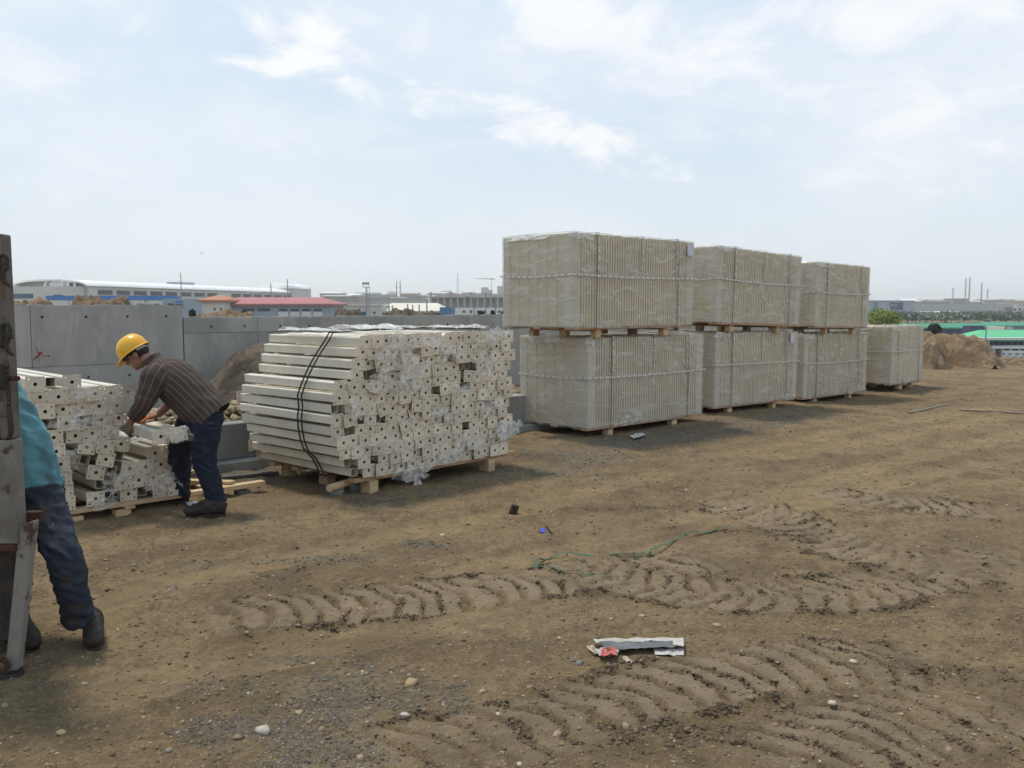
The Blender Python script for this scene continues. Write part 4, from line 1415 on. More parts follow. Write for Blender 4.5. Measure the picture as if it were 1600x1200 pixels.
# ------------------------------------------------------------------ people
def crom(p0, p1, p2, p3, t):
    return 0.5 * ((2 * p1) + (-p0 + p2) * t + (2 * p0 - 5 * p1 + 4 * p2 - p3) * t * t + (-p0 + 3 * p1 - 3 * p2 + p3) * t ** 3)
def loft(mb, path, radii, ref, n=20, sub=5, cap0=True, cap1=True, info=None):
    """smooth tube through path; radii (a along ref, b across)"""
    path = [Vector(p) for p in path]
    P, Q = [], []
    m = len(path)
    for i in range(m - 1):
        for k in range(sub):
            t = k / sub
            g = lambda L: crom(L[max(i - 1, 0)], L[i], L[i + 1], L[min(i + 2, m - 1)], t)
            P.append(g(path))
            Q.append(g([Vector((r[0], r[1], 0)) for r in radii]))
    P.append(path[-1])
    Q.append(Vector((radii[-1][0], radii[-1][1], 0)))
    vs = []
    L = 0.0
    for i, p in enumerate(P):
        t = (P[min(i + 1, len(P) - 1)] - P[max(i - 1, 0)]).normalized()
        a = Vector(ref)
        a = (a - t * a.dot(t)).normalized()
        b = t.cross(a)
        if i:
            L += (p - P[i - 1]).length
        for j in range(n):
            th = 2 * math.pi * j / n
            vs.append(p + a * math.cos(th) * Q[i].x + b * math.sin(th) * Q[i].y)
            if info is not None:
                info.append((th, L, max(Q[i].x, Q[i].y)))
    fs = [(i * n + j, i * n + (j + 1) % n, (i + 1) * n + (j + 1) % n, (i + 1) * n + j) for i in range(len(P) - 1) for j in range(n)]
    if cap0:
        fs.append(tuple(range(n))[::-1])
    if cap1:
        k = (len(P) - 1) * n
        fs.append(tuple(range(k, k + n)))
    mb.add(vs, fs, True)
def remeshed(mb, name, m, parent=None, vox=0.01, smooth=3, wrinkle=0.0, wf=9.0, seed=0, iters=0.5):
    me = mb.mesh(name + '_raw')
    o = bpy.data.objects.new(name, me)
    C.objects.link(o)
    md = o.modifiers.new('r', 'REMESH')
    md.mode, md.voxel_size = 'VOXEL', vox
    md.use_smooth_shade = True
    sm = o.modifiers.new('s', 'SMOOTH')
    sm.factor, sm.iterations = iters, smooth
    dg = bpy.context.evaluated_depsgraph_get()
    me2 = bpy.data.meshes.new_from_object(o.evaluated_get(dg))
    o.modifiers.clear()
    o.data = me2
    me2.name = name
    bpy.data.meshes.remove(me)
    if wrinkle:
        wrinkle_mesh(me2, wrinkle, wf, seed)
    me2.materials.clear()
    me2.materials.append(m)
    for p in me2.polygons:
        p.use_smooth = True
    if parent is not None:
        o.parent = parent
    return o
def wrinkle_mesh(me, amp, f, seed):
    n = len(me.vertices)
    co, no = np.empty(n * 3, np.float32), np.empty(n * 3, np.float32)
    me.vertices.foreach_get('co', co)
    me.vertices.foreach_get('normal', no)
    co, no = co.reshape(-1, 3), no.reshape(-1, 3)
    k = np.empty(n, np.float32)
    for i, (x, y, z) in enumerate(co.tolist()):
        d = Vector((x * f + seed, y * f + seed, z * f * 1.7 + x * f * 0.8))
        k[i] = (1 - 2 * abs(mnoise.noise(d))) * 0.6 + mnoise.noise(d * 2.1) * 0.5 + mnoise.noise(d * 4.3) * 0.18 - 0.25
    me.vertices.foreach_set('co', (co + no * (amp * k)[:, None]).ravel())
    me.update()
def hand(mb, W, F, N, thumb, curl, sc=1.0):
    """W wrist, F towards the knuckles, N the way the palm faces, thumb: +1/-1 side of F x N"""
    F, N = Vector(F).normalized(), Vector(N).normalized()
    N = (N - F * N.dot(F)).normalized()
    S = F.cross(N) * thumb
    loft(mb, [W - F * 0.03, W + F * 0.02 * sc, W + F * 0.06 * sc, W + F * 0.095 * sc], [(0.027, 0.021), (0.034, 0.02), (0.042, 0.018), (0.04, 0.014)], S, 12, 3)
    for k, ln in enumerate((0.075, 0.083, 0.077, 0.06)):
        base = W + F * 0.086 * sc + S * (0.031 - 0.0205 * k) * sc
        d, p = F.copy(), base
        pts = [p - F * 0.02]
        ang = 0
        pts.append(p)
        for s_ in (0.42, 0.33, 0.27):
            ang += curl
            d = F * math.cos(ang) + N * math.sin(ang)
            p = p + d * ln * s_ * sc
            pts.append(p)
        loft(mb, pts, [(0.0095, 0.0095), (0.0095, 0.0095), (0.009, 0.009), (0.008, 0.008), (0.0062, 0.0062)], S, 8, 2)
    b = W + F * 0.02 * sc + S * 0.03 * sc
    pts = [b, b + (F * .5 + S * .7 + N * .2) * 0.035 * sc, b + (F * .75 + S * .6 + N * .5) * 0.058 * sc, b + (F * .9 + S * .5 + N * .85) * 0.075 * sc]
    loft(mb, pts, [(0.014, 0.014), (0.012, 0.012), (0.0105, 0.0105), (0.008, 0.008)], N, 8, 2)
def boot(name, heel, toe_dir, m_up, m_sole, parent, ankle, length=0.29):
    """heel: point on the ground under the heel; toe_dir horizontal"""
    d = Vector(toe_dir).normalized()
    s = Vector((-d.y, d.x, 0))
    mb = MB()
    prof = [(-0.025, 0.045, 0.034), (0.03, 0.06, 0.040), (0.10, 0.066, 0.043), (0.17, 0.056, 0.049), (0.23, 0.046, 0.050), (length - 0.015, 0.036, 0.042), (length + 0.004, 0.022, 0.024)]
    loft(mb, [heel + d * x + Vector((0, 0, 0.018 + h)) for x, h, w in prof], [(w, h) for x, h, w in prof], s, 16, 4)
    loft(mb, [heel + d * 0.045 + Vector((0, 0, 0.05)), heel + d * 0.05 + Vector((0, 0, 0.10)), (heel + d * 0.045).lerp(ankle, 0.75) + Vector((0, 0, 0.03)), ankle + Vector((0, 0, 0.05))],
         [(0.046, 0.062), (0.048, 0.06), (0.05, 0.055), (0.054, 0.058)], s, 14, 4)
    up = remeshed(mb, 'boot', m_up, parent, 0.008, 3, 0.005, 16, 3)
    mb = MB()
    n = 22
    out = []
    for i in range(n):
        t = 2 * math.pi * i / n
        x = length / 2 - 0.012 + math.cos(t) * (length / 2 + 0.010)
        w = 0.043 + 0.008 * math.sin(math.pi * (x / length)) - (0.008 if 0.08 < x < 0.14 else 0)
        out.append(heel + d * x + s * math.copysign(abs(math.sin(t)) ** 0.7, math.sin(t)) * (w - 0.001))
    vs = [p + Vector((0, 0, -0.004)) for p in out] + [p + Vector((0, 0, 0.024)) for p in out]
    mb.add(vs, [tuple(range(n))[::-1], tuple(range(n, 2 * n))] + [(i, (i + 1) % n, n + (i + 1) % n, n + i) for i in range(n)])
    mb.build('sole', m_sole, up)
    return up

MT['skin'] = pmat('skin', (0.33, 0.175, 0.115), (0.27, 0.135, 0.085), 0.5, 12, bmp=0.1, bscale=90, bdist=0.003)
MT['glove'] = pmat('work_glove', (0.20, 0.165, 0.13), (0.12, 0.10, 0.08), 0.85, 18, bmp=0.3, bscale=120, bdist=0.004, spots=((0.30, 0.12, 0.06), 10, 0.5, 0.62))
MT['glove_orange'] = pmat('orange_glove', (0.46, 0.135, 0.055), (0.33, 0.10, 0.05), 0.8, 18, bmp=0.3, bscale=120, bdist=0.004)
MT['jeans'] = pmat('navy_jeans', (0.017, 0.022, 0.040), (0.011, 0.014, 0.026), 0.9, 9, 7, bmp=0.35, bscale=30, bdist=0.01, spots=((0.045, 0.052, 0.07), 14, 0.56, 0.7))
MT['jeans_dirty'] = pmat('dirty_jeans', (0.040, 0.050, 0.072), (0.020, 0.025, 0.036), 0.92, 6, 7, bmp=0.4, bscale=26, bdist=0.012, spots=((0.058, 0.048, 0.034), 4.5, 0.52, 0.68))
MT['boot'] = pmat('muddy_black_boot', (0.022, 0.018, 0.016), (0.055, 0.04, 0.028), 0.75, 12, 6, bmp=0.5, bscale=40, bdist=0.006)
MT['sole'] = pmat('boot_sole', (0.025, 0.02, 0.016), (0.06, 0.044, 0.03), 0.9, 14)
MT['hat'] = pmat('yellow_shell', (0.80, 0.42, 0.02), (0.76, 0.38, 0.015), 0.28, 3, spec=0.5)
MT['hat_in'] = pmat('hat_harness', (0.03, 0.03, 0.032), rough=0.7)
MT['hat_band'] = pmat('hat_band', (0.42, 0.43, 0.45), rough=0.6)
MT['hair'] = pmat('dark_hair', (0.016, 0.012, 0.010), (0.03, 0.022, 0.018), 0.6, 50, stretch=(1, 1, 0.2))
MT['eye'] = pmat('eye', (0.03, 0.02, 0.015), rough=0.2)
MT['teal'] = pmat('teal_cotton', (0.115, 0.27, 0.295), (0.09, 0.215, 0.24), 0.9, 7, 6, bmp=0.35, bscale=16, bdist=0.012, spots=((0.07, 0.135, 0.14), 5, 0.5, 0.64))
def stripe_mat():
    m, nt, b = new_mat('striped_shirt')
    a = nnode(nt, 'ShaderNodeAttribute')
    a.attribute_name = 'stripe'
    fr = nmath(nt, 'ABSOLUTE', nmath(nt, 'SUBTRACT', nmath(nt, 'FRACT', a.outputs['Fac']), 0.5))
    vec = coords(nt)
    n1 = tex_noise(nt, 9, 6, 0.6, vec)
    line = rng(nt, fr, 0.045, 0.02)
    c = mixc(nt, rng(nt, n1, 0.35, 0.68), (0.088, 0.066, 0.054), (0.060, 0.045, 0.037))
    c = mixc(nt, nmath(nt, 'MULTIPLY', line, 0.7), c, (0.34, 0.29, 0.25))
    nt.links.new(c, b.inputs['Base Color'])
    b.inputs['Roughness'].default_value = 0.9
    b.inputs['Specular IOR Level'].default_value = 0.15
    bump(nt, b, tex_noise(nt, 14, 4, 0.6, vec), 0.35, 0.014)
    return m
MT['stripe'] = stripe_mat()

def head(mb, M):
    """M: local frame, X the way the face looks, Z up, origin at the head's centre"""
    mb.sphere((-0.012, 0, 0.03), (0.096, 0.075, 0.098), 20, 14, M)
    mb.sphere((0.026, 0, -0.05), (0.062, 0.056, 0.072), 18, 12, M)
    mb.sphere((0.058, 0, -0.098), (0.028, 0.03, 0.022), 12, 8, M)
    mb.sphere((0.076, 0, 0.012), (0.018, 0.052, 0.014), 12, 8, M)
    loft(mb, [M @ Vector(p) for p in ((0.074, 0, 0.012), (0.094, 0, -0.014), (0.106, 0, -0.032), (0.088, 0, -0.042))], [(0.009, 0.008), (0.011, 0.01), (0.014, 0.012), (0.01, 0.006)], M.to_3x3() @ Vector((0, 1, 0)), 10, 4)
    mb.sphere((0.08, 0, -0.066), (0.014, 0.024, 0.007), 10, 6, M)
    mb.sphere((0.078, 0, -0.079), (0.013, 0.021, 0.008), 10, 6, M)
    for s in (-1, 1):
        mb.sphere((-0.008, s * 0.076, -0.018), (0.02, 0.011, 0.033), 10, 8, M)
def frame(origin, fwd, up):
    f, u = Vector(fwd).normalized(), Vector(up).normalized()
    u = (u - f * u.dot(f)).normalized()
    l = u.cross(f)
    return Matrix(((f.x, l.x, u.x, origin.x), (f.y, l.y, u.y, origin.y), (f.z, l.z, u.z, origin.z), (0, 0, 0, 1)))

# ---- the worker in the hard hat, bent over the small bundle
def worker():
    g0 = gpt(332, 806)
    YF = g0.y
    YT = YF + 0.12
    zf = gh(g0.x, g0.y)
    P = lambda x, y, dy=0.0: at(x, y, YT + dy)
    hipL, kneeL, ankL = P(322, 650, -0.09), P(319, 716, -0.13), at(338, 782, YF)
    hipR, kneeR = P(304, 652, 0.11), P(281, 706, 0.22)
    fx = at(276, 740, YT + 0.34)
    zr = gh(fx.x, fx.y)
    ankR = Vector((fx.x + 0.03, fx.y, zr + 0.11))
    shL, elL, wrL = P(243, 587, -0.19), P(224, 632, -0.23), P(204, 660, -0.06)
    shR, elR, wrR = P(252, 582, 0.19), P(279, 618, 0.26), P(246, 649, 0.20)
    Y_ = Vector((0, 1, 0))
    hd = frame(P(213, 553), (-math.cos(rad(33)), -0.10, -math.sin(rad(33))), (-math.sin(rad(33)), 0, math.cos(rad(33))))
    nape = hd @ Vector((-0.03, 0, -0.06))
    mb = MB()
    head(mb, hd)
    loft(mb, [nape, nape.lerp(P(243, 570), 0.5), P(245, 572)], [(0.056, 0.058), (0.058, 0.06), (0.07, 0.07)], Y_, 16, 4)
    loft(mb, [P(320, 655), P(312, 632), P(286, 605), P(262, 586), P(244, 572)], [(0.15, 0.12), (0.15, 0.12), (0.145, 0.115), (0.15, 0.11), (0.07, 0.07)], Y_, 20, 5)
    for sh, el, wr in ((shL, elL, wrL), (shR, elR, wrR)):
        loft(mb, [sh.lerp(P(255, 582), 0.4), sh, sh.lerp(el, 0.5), el, el.lerp(wr, 0.35), wr], [(0.055, 0.055), (0.058, 0.06), (0.047, 0.05), (0.04, 0.042), (0.041, 0.04), (0.027, 0.03)], Y_, 14, 4)
    for hp, kn, an in ((hipL, kneeL, ankL), (hipR, kneeR, ankR)):
        loft(mb, [hp + Vector((0, 0, 0.03)), hp.lerp(kn, 0.35), kn, kn.lerp(an, 0.35), an + Vector((0, 0, -0.03))], [(0.085, 0.085), (0.08, 0.085), (0.055, 0.058), (0.055, 0.058), (0.04, 0.042)], Y_, 14, 4)
    hL, hR = MB(), MB()
    hand(hL, wrL, (P(193, 682, -0.02) - wrL), (0.55, 0.75, 0.1), 1, 0.75, 1.15)
    hand(hR, wrR, (P(222, 655, 0.10) - wrR), (0.1, 0.05, -1), -1, 0.22, 1.1)
    mb.v  # body keeps its own hands inside the gloves
    hand(mb, wrL, (P(193, 682, -0.02) - wrL), (0.55, 0.75, 0.1), 1, 0.75, 1.0)
    hand(mb, wrR, (P(222, 655, 0.10) - wrR), (0.1, 0.05, -1), -1, 0.22, 0.98)
    body = remeshed(mb, 'person', MT['skin'], None, 0.0068, 2)
    tag(body, 'worker in yellow hard hat and striped shirt bending over to lift two posts', 'person')
    for h_, mm in ((hL, 'glove'), (hR, 'glove_orange')):
        remeshed(h_, 'glove', MT[mm], body, 0.006, 2)
    # shirt
    sb, info = MB(), []
    loft(sb, [P(333, 653), P(321, 641), P(300, 620), P(284, 604), P(266, 590), P(252, 579), P(240, 568)],
         [(0.205, 0.178), (0.208, 0.178), (0.212, 0.18), (0.218, 0.18), (0.222, 0.168), (0.19, 0.135), (0.085, 0.085)], Y_, 44, 5, False, False, info)
    stripe = [(th + math.pi) * 0.2 / 0.052 for th, L, r_ in info]
    for k, (sh, el, end, r0) in enumerate(((shL, elL, elL.lerp(wrL, 0.62), 0.0), (shR, elR.lerp(shR, 0.08), elR.lerp(wrR, 0.10), 0.0))):
        info = []
        mid = P(258, 582)
        loft(sb, [sh.lerp(mid, 0.55), sh + Vector((0.0, 0, 0.0)), sh.lerp(el, 0.35), sh.lerp(el, 0.7), el, end],
             [(0.09, 0.10), (0.095, 0.108), (0.088, 0.098), (0.08, 0.085), (0.07, 0.072), (0.056, 0.058)], Y_, 26, 5, True, False, info)
        stripe += [(th + math.pi) * 0.085 / 0.05 + 0.3 for th, L, r_ in info]
    # collar
    info = []
    loft(sb, [P(243, 571), P(238, 563), P(235, 559)], [(0.092, 0.092), (0.074, 0.078), (0.072, 0.074)], Y_, 24, 3, False, False, info)
    stripe += [0.0 for _q in info]
    sh_o = sb.build('shirt', MT['stripe'], body)
    a_ = sh_o.data.attributes.new('stripe', 'FLOAT', 'POINT')
    a_.data.foreach_set('value', stripe)
    sh_o.data.update()
    wrinkle_mesh(sh_o.data, 0.016, 7.5, 4)
    # trousers
    tb = MB()
    loft(tb, [P(322, 640), P(319, 648), P(315, 658), P(312, 668)], [(0.15, 0.12), (0.17, 0.145), (0.172, 0.15), (0.13, 0.11)], Y_, 24, 4)
    for hp, kn, an in ((hipL, kneeL, ankL), (hipR, kneeR, ankR)):
        loft(tb, [hp + Vector((0, 0, 0.02)), hp + Vector((0, 0, -0.02)), hp.lerp(kn, 0.5), kn, kn.lerp(an, 0.4), kn.lerp(an, 0.8), an + Vector((0, 0, -0.015))],
             [(0.11, 0.13), (0.112, 0.135), (0.102, 0.118), (0.085, 0.098), (0.078, 0.088), (0.07, 0.078), (0.074, 0.082)], Y_, 18, 4)
    remeshed(tb, 'trousers', MT['jeans'], body, 0.009, 2, 0.018, 10, 2)
    # boots
    heelL = Vector((at(350, 800, YF).x, YF - 0.02, zf))
    boot('boot', heelL, (-1, -0.28, 0), MT['boot'], MT['sole'], body, ankL)
    boot('boot', Vector((ankR.x + 0.05, ankR.y, zr)), (-1, 0.1, 0), MT['boot'], MT['sole'], body, ankR)
    # hair under the hat, eyes
    hb = MB()
    hb.sphere((-0.022, 0, 0.022), (0.094, 0.081, 0.094), 20, 12, hd)
    hair = hb.build('hair', MT['hair'], body)
    bm = bmesh.new(); bm.from_mesh(hair.data)
    inv = hd.inverted()
    dl = []
    for v in bm.verts:
        q = inv @ v.co
        if q.x > 0.045 and q.z < 0.075 or q.z < -0.045 or (q.x > 0.0 and q.z < -0.005):
            dl.append(v)
    bmesh.ops.delete(bm, geom=dl, context='VERTS')
    bm.to_mesh(hair.data); bm.free()
    for s in (-1, 1):
        MB().sphere((0.074, s * 0.03, -0.006), (0.012, 0.013, 0.009), 8, 6, hd).build('eye', MT['eye'], body)
    # hard hat: shell, brim with peak, ridge, inner harness and band
    hm = frame(hd @ Vector((0.004, 0, 0.034)), hd.to_3x3() @ Vector((1, 0, -0.05)), hd.to_3x3() @ Vector((0, 0, 1)))
    mb = MB()
    n, rows = 36, 9
    vs, fs = [], []
    for j in range(rows + 1):
        ph = (math.pi / 2) * j / rows
        for i in range(n):
            th = 2 * math.pi * i / n
            ridge = 0.006 * math.exp(-(math.sin(th) / 0.25) ** 2) * (1 if j > 1 else 0)
            vs.append(hm @ Vector(((0.128 * math.cos(ph) ** 0.85 + ridge * math.cos(ph)) * math.cos(th), 0.106 * math.cos(ph) ** 0.85 * math.sin(th), 0.132 * math.sin(ph) + ridge * math.sin(ph))))
    for j in range(rows):
        fs += [(j * n + i, j * n + (i + 1) % n, (j + 1) * n + (i + 1) % n, (j + 1) * n + i) for i in range(n)]
    # brim
    b0 = len(vs)
    for k, (e, dz) in enumerate(((0.0, -0.004), (1.0, -0.014), (1.0, -0.018), (0.0, -0.009))):
        for i in range(n):
            th = 2 * math.pi * i / n
            front = max(0, math.cos(th)) ** 2.2
            w = (0.014 + 0.045 * front) * e
            vs.append(hm @ Vector(((0.128 + w) * math.cos(th), (0.106 + 0.014 * e) * math.sin(th), dz - 0.016 * front * e)))
    ring = [0] + [b0 + n * k for k in range(4)]
    for a, b in zip(ring[:-1], ring[1:]):
        fs += [(a + (i + 1) % n, a + i, b + i, b + (i + 1) % n) for i in range(n)]
    mb.add(vs, fs, True)
    hat = mb.build('hard_hat', MT['hat'], body)
    mb = MB()
    for r_, z0, z1 in ((0.098, -0.028, 0.012),):
        vs, fs = [], []
        for z in (z0, z1):
            for i in range(n):
                th = 2 * math.pi * i / n
                vs.append(hm @ Vector((0.112 * math.cos(th), 0.09 * math.sin(th), z)))
        fs = [(i, (i + 1) % n, n + (i + 1) % n, n + i) for i in range(n)]
        mb.add(vs, fs, True)
    mb.build('harness', MT['hat_in'], hat)
    mb = MB()
    vs, fs = [], []
    m = 14
    for i in range(m + 1):
        th = math.pi + (i / m - 0.5) * 2.3
        for z in (-0.034, -0.008):
            vs.append(hm @ Vector((0.117 * math.cos(th), 0.095 * math.sin(th), z)))
    fs = [(2 * i, 2 * i + 2, 2 * i + 3, 2 * i + 1) for i in range(m)]
    mb.add(vs, fs, True)
    mb.build('nape_band', MT['hat_band'], hat)
    return body
worker()

# ---- the man in teal behind the truck post
def teal_man():
    foot = gpt(138, 1010)
    z0 = gh(foot.x, foot.y)
    YM = foot.y
    Q = lambda x, y, dy=0.0: at(x, y, YM + dy)
    hipL, kneeL, ankL = Q(62, 778, 0.10), Q(104, 880, -0.06), Q(124, 968, 0.04)
    f2 = gpt(14, 1005)
    hipR, kneeR, ankR = Q(18, 780, 0.26), Q(22, 885, 0.12), Vector((f2.x, f2.y + 0.05, gh(f2.x, f2.y) + 0.12))
    D = (Q(-40, 575, 0.2) - Q(40, 770, 0.16)).normalized()
    Y_ = Vector((0.25, 1, 0))
    pel, wst, chs, nek = Q(40, 770, 0.17), Q(22, 700, 0.18), Q(-14, 620, 0.2), Q(-48, 560, 0.2)
    shL, elL, wrL = Q(-24, 600, 0.02), Q(-2, 648, -0.02), Q(-72, 684, 0.0)
    shR, elR, wrR = Q(-62, 590, 0.38), Q(-115, 640, 0.34), Q(-180, 640, 0.28)
    hd = frame(Q(-72, 508, 0.2), (-0.75, -0.6, -0.25), (-0.28, 0, 1))
    mb = MB()
    head(mb, hd)
    loft(mb, [hd @ Vector((-0.02, 0, -0.06)), nek.lerp(hd.translation, 0.4), nek], [(0.055, 0.056), (0.058, 0.06), (0.075, 0.07)], Y_, 16, 4)
    loft(mb, [pel, wst, chs, nek], [(0.15, 0.13), (0.145, 0.13), (0.165, 0.125), (0.075, 0.07)], Y_, 20, 6)
    for sh, el, wr in ((shL, elL, wrL), (shR, elR, wrR)):
        loft(mb, [sh.lerp(chs, 0.4), sh, sh.lerp(el, 0.5), el, el.lerp(wr, 0.35), wr], [(0.055, 0.055), (0.056, 0.058), (0.046, 0.048), (0.04, 0.042), (0.041, 0.04), (0.027, 0.03)], Y_, 14, 4)
    for hp, kn, an in ((hipL, kneeL, ankL), (hipR, kneeR, ankR)):
        loft(mb, [hp + Vector((0, 0, 0.03)), hp.lerp(kn, 0.4), kn, kn.lerp(an, 0.35), an + Vector((0, 0, -0.03))], [(0.085, 0.085), (0.08, 0.085), (0.058, 0.06), (0.056, 0.058), (0.04, 0.042)], Y_, 14, 4)
    hand(mb, wrL, (-1, 0.1, 0.1), (0, 0.6, -0.8), 1, 0.6)
    hand(mb, wrR, (-1, -0.1, 0.1), (0, -0.6, -0.8), -1, 0.6)
    body = remeshed(mb, 'person', MT['skin'], None, 0.0075, 2)
    tag(body, 'man in teal shirt and dirty jeans leaning back behind the rusty truck post', 'person')
    sb = MB()
    loft(sb, [Q(46, 775, 0.17), Q(36, 745, 0.17), Q(18, 700, 0.18), Q(-6, 655, 0.19), Q(-32, 612, 0.2), Q(-46, 578, 0.2), nek + Vector((0, 0, 0.01))],
         [(0.175, 0.168), (0.182, 0.176), (0.186, 0.18), (0.185, 0.175), (0.2, 0.16), (0.16, 0.12), (0.08, 0.078)], Y_, 30, 6, True, True)
    for sh, el in ((shL, elL), (shR, elR)):
        loft(sb, [sh.lerp(chs, 0.5), sh, sh.lerp(el, 0.4), sh.lerp(el, 0.85)], [(0.085, 0.09), (0.088, 0.095), (0.08, 0.085), (0.075, 0.08)], Y_, 18, 5)
    remeshed(sb, 'shirt', MT['teal'], body, 0.010, 3, 0.02, 6.5, 6)
    tb = MB()
    loft(tb, [Q(38, 750, 0.17), Q(42, 772, 0.17), Q(44, 795, 0.18), Q(44, 815, 0.18)], [(0.168, 0.162), (0.172, 0.165), (0.168, 0.16), (0.12, 0.12)], Y_, 24, 4)
    for hp, kn, an in ((hipL, kneeL, ankL), (hipR, kneeR, ankR)):
        loft(tb, [hp + Vector((0, 0, 0.05)), hp.lerp(kn, 0.15), hp.lerp(kn, 0.55), kn, kn.lerp(an, 0.4), kn.lerp(an, 0.85), an + Vector((0, 0, -0.02))],
             [(0.095, 0.108), (0.10, 0.112), (0.09, 0.096), (0.078, 0.083), (0.074, 0.078), (0.072, 0.076), (0.076, 0.083)], Y_, 18, 4)
    remeshed(tb, 'trousers', MT['jeans_dirty'], body, 0.009, 2, 0.022, 9, 8)
    boot('boot', Vector((foot.x - 0.05, foot.y + 0.17, z0)), (0.42, -0.9, 0), MT['boot'], MT['sole'], body, ankL)
    boot('boot', Vector((ankR.x + 0.0, ankR.y + 0.05, gh(ankR.x, ankR.y))), (0.62, -0.7, 0), MT['boot'], MT['sole'], body, ankR)
    hb = MB()
    hb.sphere((-0.02, 0, 0.035), (0.102, 0.082, 0.102), 20, 12, hd)
    hair = hb.build('hair', MT['hair'], body)
    bm = bmesh.new(); bm.from_mesh(hair.data)
    inv = hd.inverted()
    bmesh.ops.delete(bm, geom=[v for v in bm.verts if (inv @ v.co).x > 0.05 and (inv @ v.co).z < 0.07 or (inv @ v.co).z < -0.05], context='VERTS')
    bm.to_mesh(hair.data); bm.free()
    for s in (-1, 1):
        MB().sphere((0.074, s * 0.03, -0.006), (0.012, 0.013, 0.009), 8, 6, hd).build('eye', MT['eye'], body)
teal_man()

# ------------------------------------------------------------------ truck tail post at the left edge
MT['rust'] = pmat('rusty_painted_steel', (0.155, 0.125, 0.098), (0.060, 0.045, 0.035), 0.85, 7, 8, stretch=(1, 1, 0.5), bmp=0.6, bscale=24, bdist=0.01, lo=0.42, hi=0.6, spots=((0.10, 0.045, 0.022), 5, 0.55, 0.66))
MT['tail_paint'] = pmat('chipped_grey_paint', (0.23, 0.205, 0.17), (0.14, 0.12, 0.10), 0.75, 3, 7, lo=0.42, hi=0.6, bmp=0.3, bscale=20, spots=((0.075, 0.045, 0.03), 9, 0.55, 0.62))
MT['iron'] = pmat('dark_forged_iron', (0.035, 0.03, 0.027), (0.065, 0.05, 0.04), 0.6, 16, 6, bmp=0.5, bscale=50, bdist=0.006, metal=0.3)
MT['rust_red'] = pmat('red_rust', (0.085, 0.035, 0.022), (0.045, 0.022, 0.016), 0.85, 10, 6, bmp=0.4)
def truck():
    g0 = gpt(14, 1058)
    YP = g0.y
    O = Vector((at(24, 800, YP).x, YP, g0.z))
    t = empty('truck_tail', O)
    tag(t, 'rusty steel tail post of a truck with latches, chain and leg, at the left edge', 'truck')
    L = lambda x, y, dy=0.0: at(x, y, YP + dy) - O
    zt, zm, zb = L(0, 365).z, L(0, 688).z, L(0, 850).z
    pw = 0.052
    MB().box(-pw, 0, zm + 0.004, -0.002, 0.08, zt, b=0.006).build('post', MT['rust'], t)
    MB().box(-0.9, 0.012, zm + 0.004, -pw - 0.004, 0.07, zt - 0.01, b=0.005).build('side_board', MT['rust'], t)
    MB().box(-0.9, -0.006, zb, 0.004, 0.085, zm, b=0.006).build('lower_panel', MT['tail_paint'], t)
    MB().box(-0.9, 0.10, zb - 0.5, -0.075, 0.2, zb + 0.1, b=0.01).build('underbody', MT['iron'], t)
    MB().box(-0.95, 0.21, zb - 0.3, -0.52, 0.9, zb + 0.1, b=0.01).build('chassis_beam', MT['iron'], t)
    MB().box(-0.9, -0.004, zb - 0.035, -0.008, 0.08, zb - 0.002, b=0.004).build('lower_rail', MT['rust_red'], t)
    # cap and reinforcing plates
    p = L(0, 400).z
    MB().box(-0.045, -0.012, p, 0.0, -0.001, zt - 0.004, b=0.003).build('cap_plate', MT['tail_paint'], t)
    for y in (505, 560, 640):
        z = L(0, y).z
        MB().box(-0.05, -0.009, z - 0.03, -0.001, -0.001, z + 0.035, b=0.003).build('wear_plate', MT['rust'], t)
    # latches
    for (yc, k) in ((418, 1), (525, 1.0)):
        z = L(0, yc).z
        mb = MB()
        mb.box(-0.045, -0.035, z - 0.05, 0.006, -0.0015, z + 0.055, b=0.008)
        lt = mb.build('latch', MT['iron'], t)
        hk = MB()
        hk.tube([(0.0, -0.03, z + 0.05), (0.026, -0.03, z + 0.055), (0.036, -0.03, z + 0.03), (0.026, -0.03, z - 0.0), (0.012, -0.03, z - 0.035), (0.02, -0.03, z - 0.065), (0.042, -0.03, z - 0.085)],
                [0.009, 0.011, 0.010, 0.011, 0.012, 0.010, 0.007], 8)
        hk.cyl((0.015, -0.03, z), (0.042, -0.03, z - 0.002), 0.009, 0.011, 8)
        hk.build('hook', MT['iron'], lt)
    # pin and chain
    z = L(0, 590).z
    MB().cyl((-0.04, -0.016, z), (0.058, -0.022, z - 0.002), 0.011, None, 10).build('pin', MT['rust_red'], t)
    MB().box(-0.05, -0.03, z - 0.05, 0.002, -0.0015, z + 0.06, b=0.008).build('latch', MT['iron'], t)
    zc0, zc1 = L(0, 565).z, L(0, 640).z
    nl = 9
    for i in range(nl):
        zc = zc0 + (zc1 - zc0) * (i + 0.5) / nl
        ln = (zc0 - zc1) / nl * 0.68
        ring = []
        for a in range(12):
            th = 2 * math.pi * a / 12
            ex, ez = math.cos(th) * 0.0085, math.sin(th) * ln
            ring.append((0.014 + (ex if i % 2 == 0 else ex * 0.25), -0.034 + (0 if i % 2 == 0 else ex), zc + ez))
        MB().tube(ring, 0.0028, 6, True).build('chain_link', MT['iron'], t)
    z = zc1
    MB().tube([(0.014, -0.034, z + 0.01), (0.016, -0.034, z - 0.03), (0.019, -0.034, z - 0.08), (0.014, -0.034, z - 0.115), (-0.006, -0.034, z - 0.13)], [0.008, 0.012, 0.012, 0.010, 0.006], 8).build('chain_hook', MT['iron'], t)
    # slanted leg
    a = [L(30, 822, 0.02), L(52, 815, 0.02), L(27, 1046, -0.02), L(8, 1050, -0.02)]
    mb = MB()
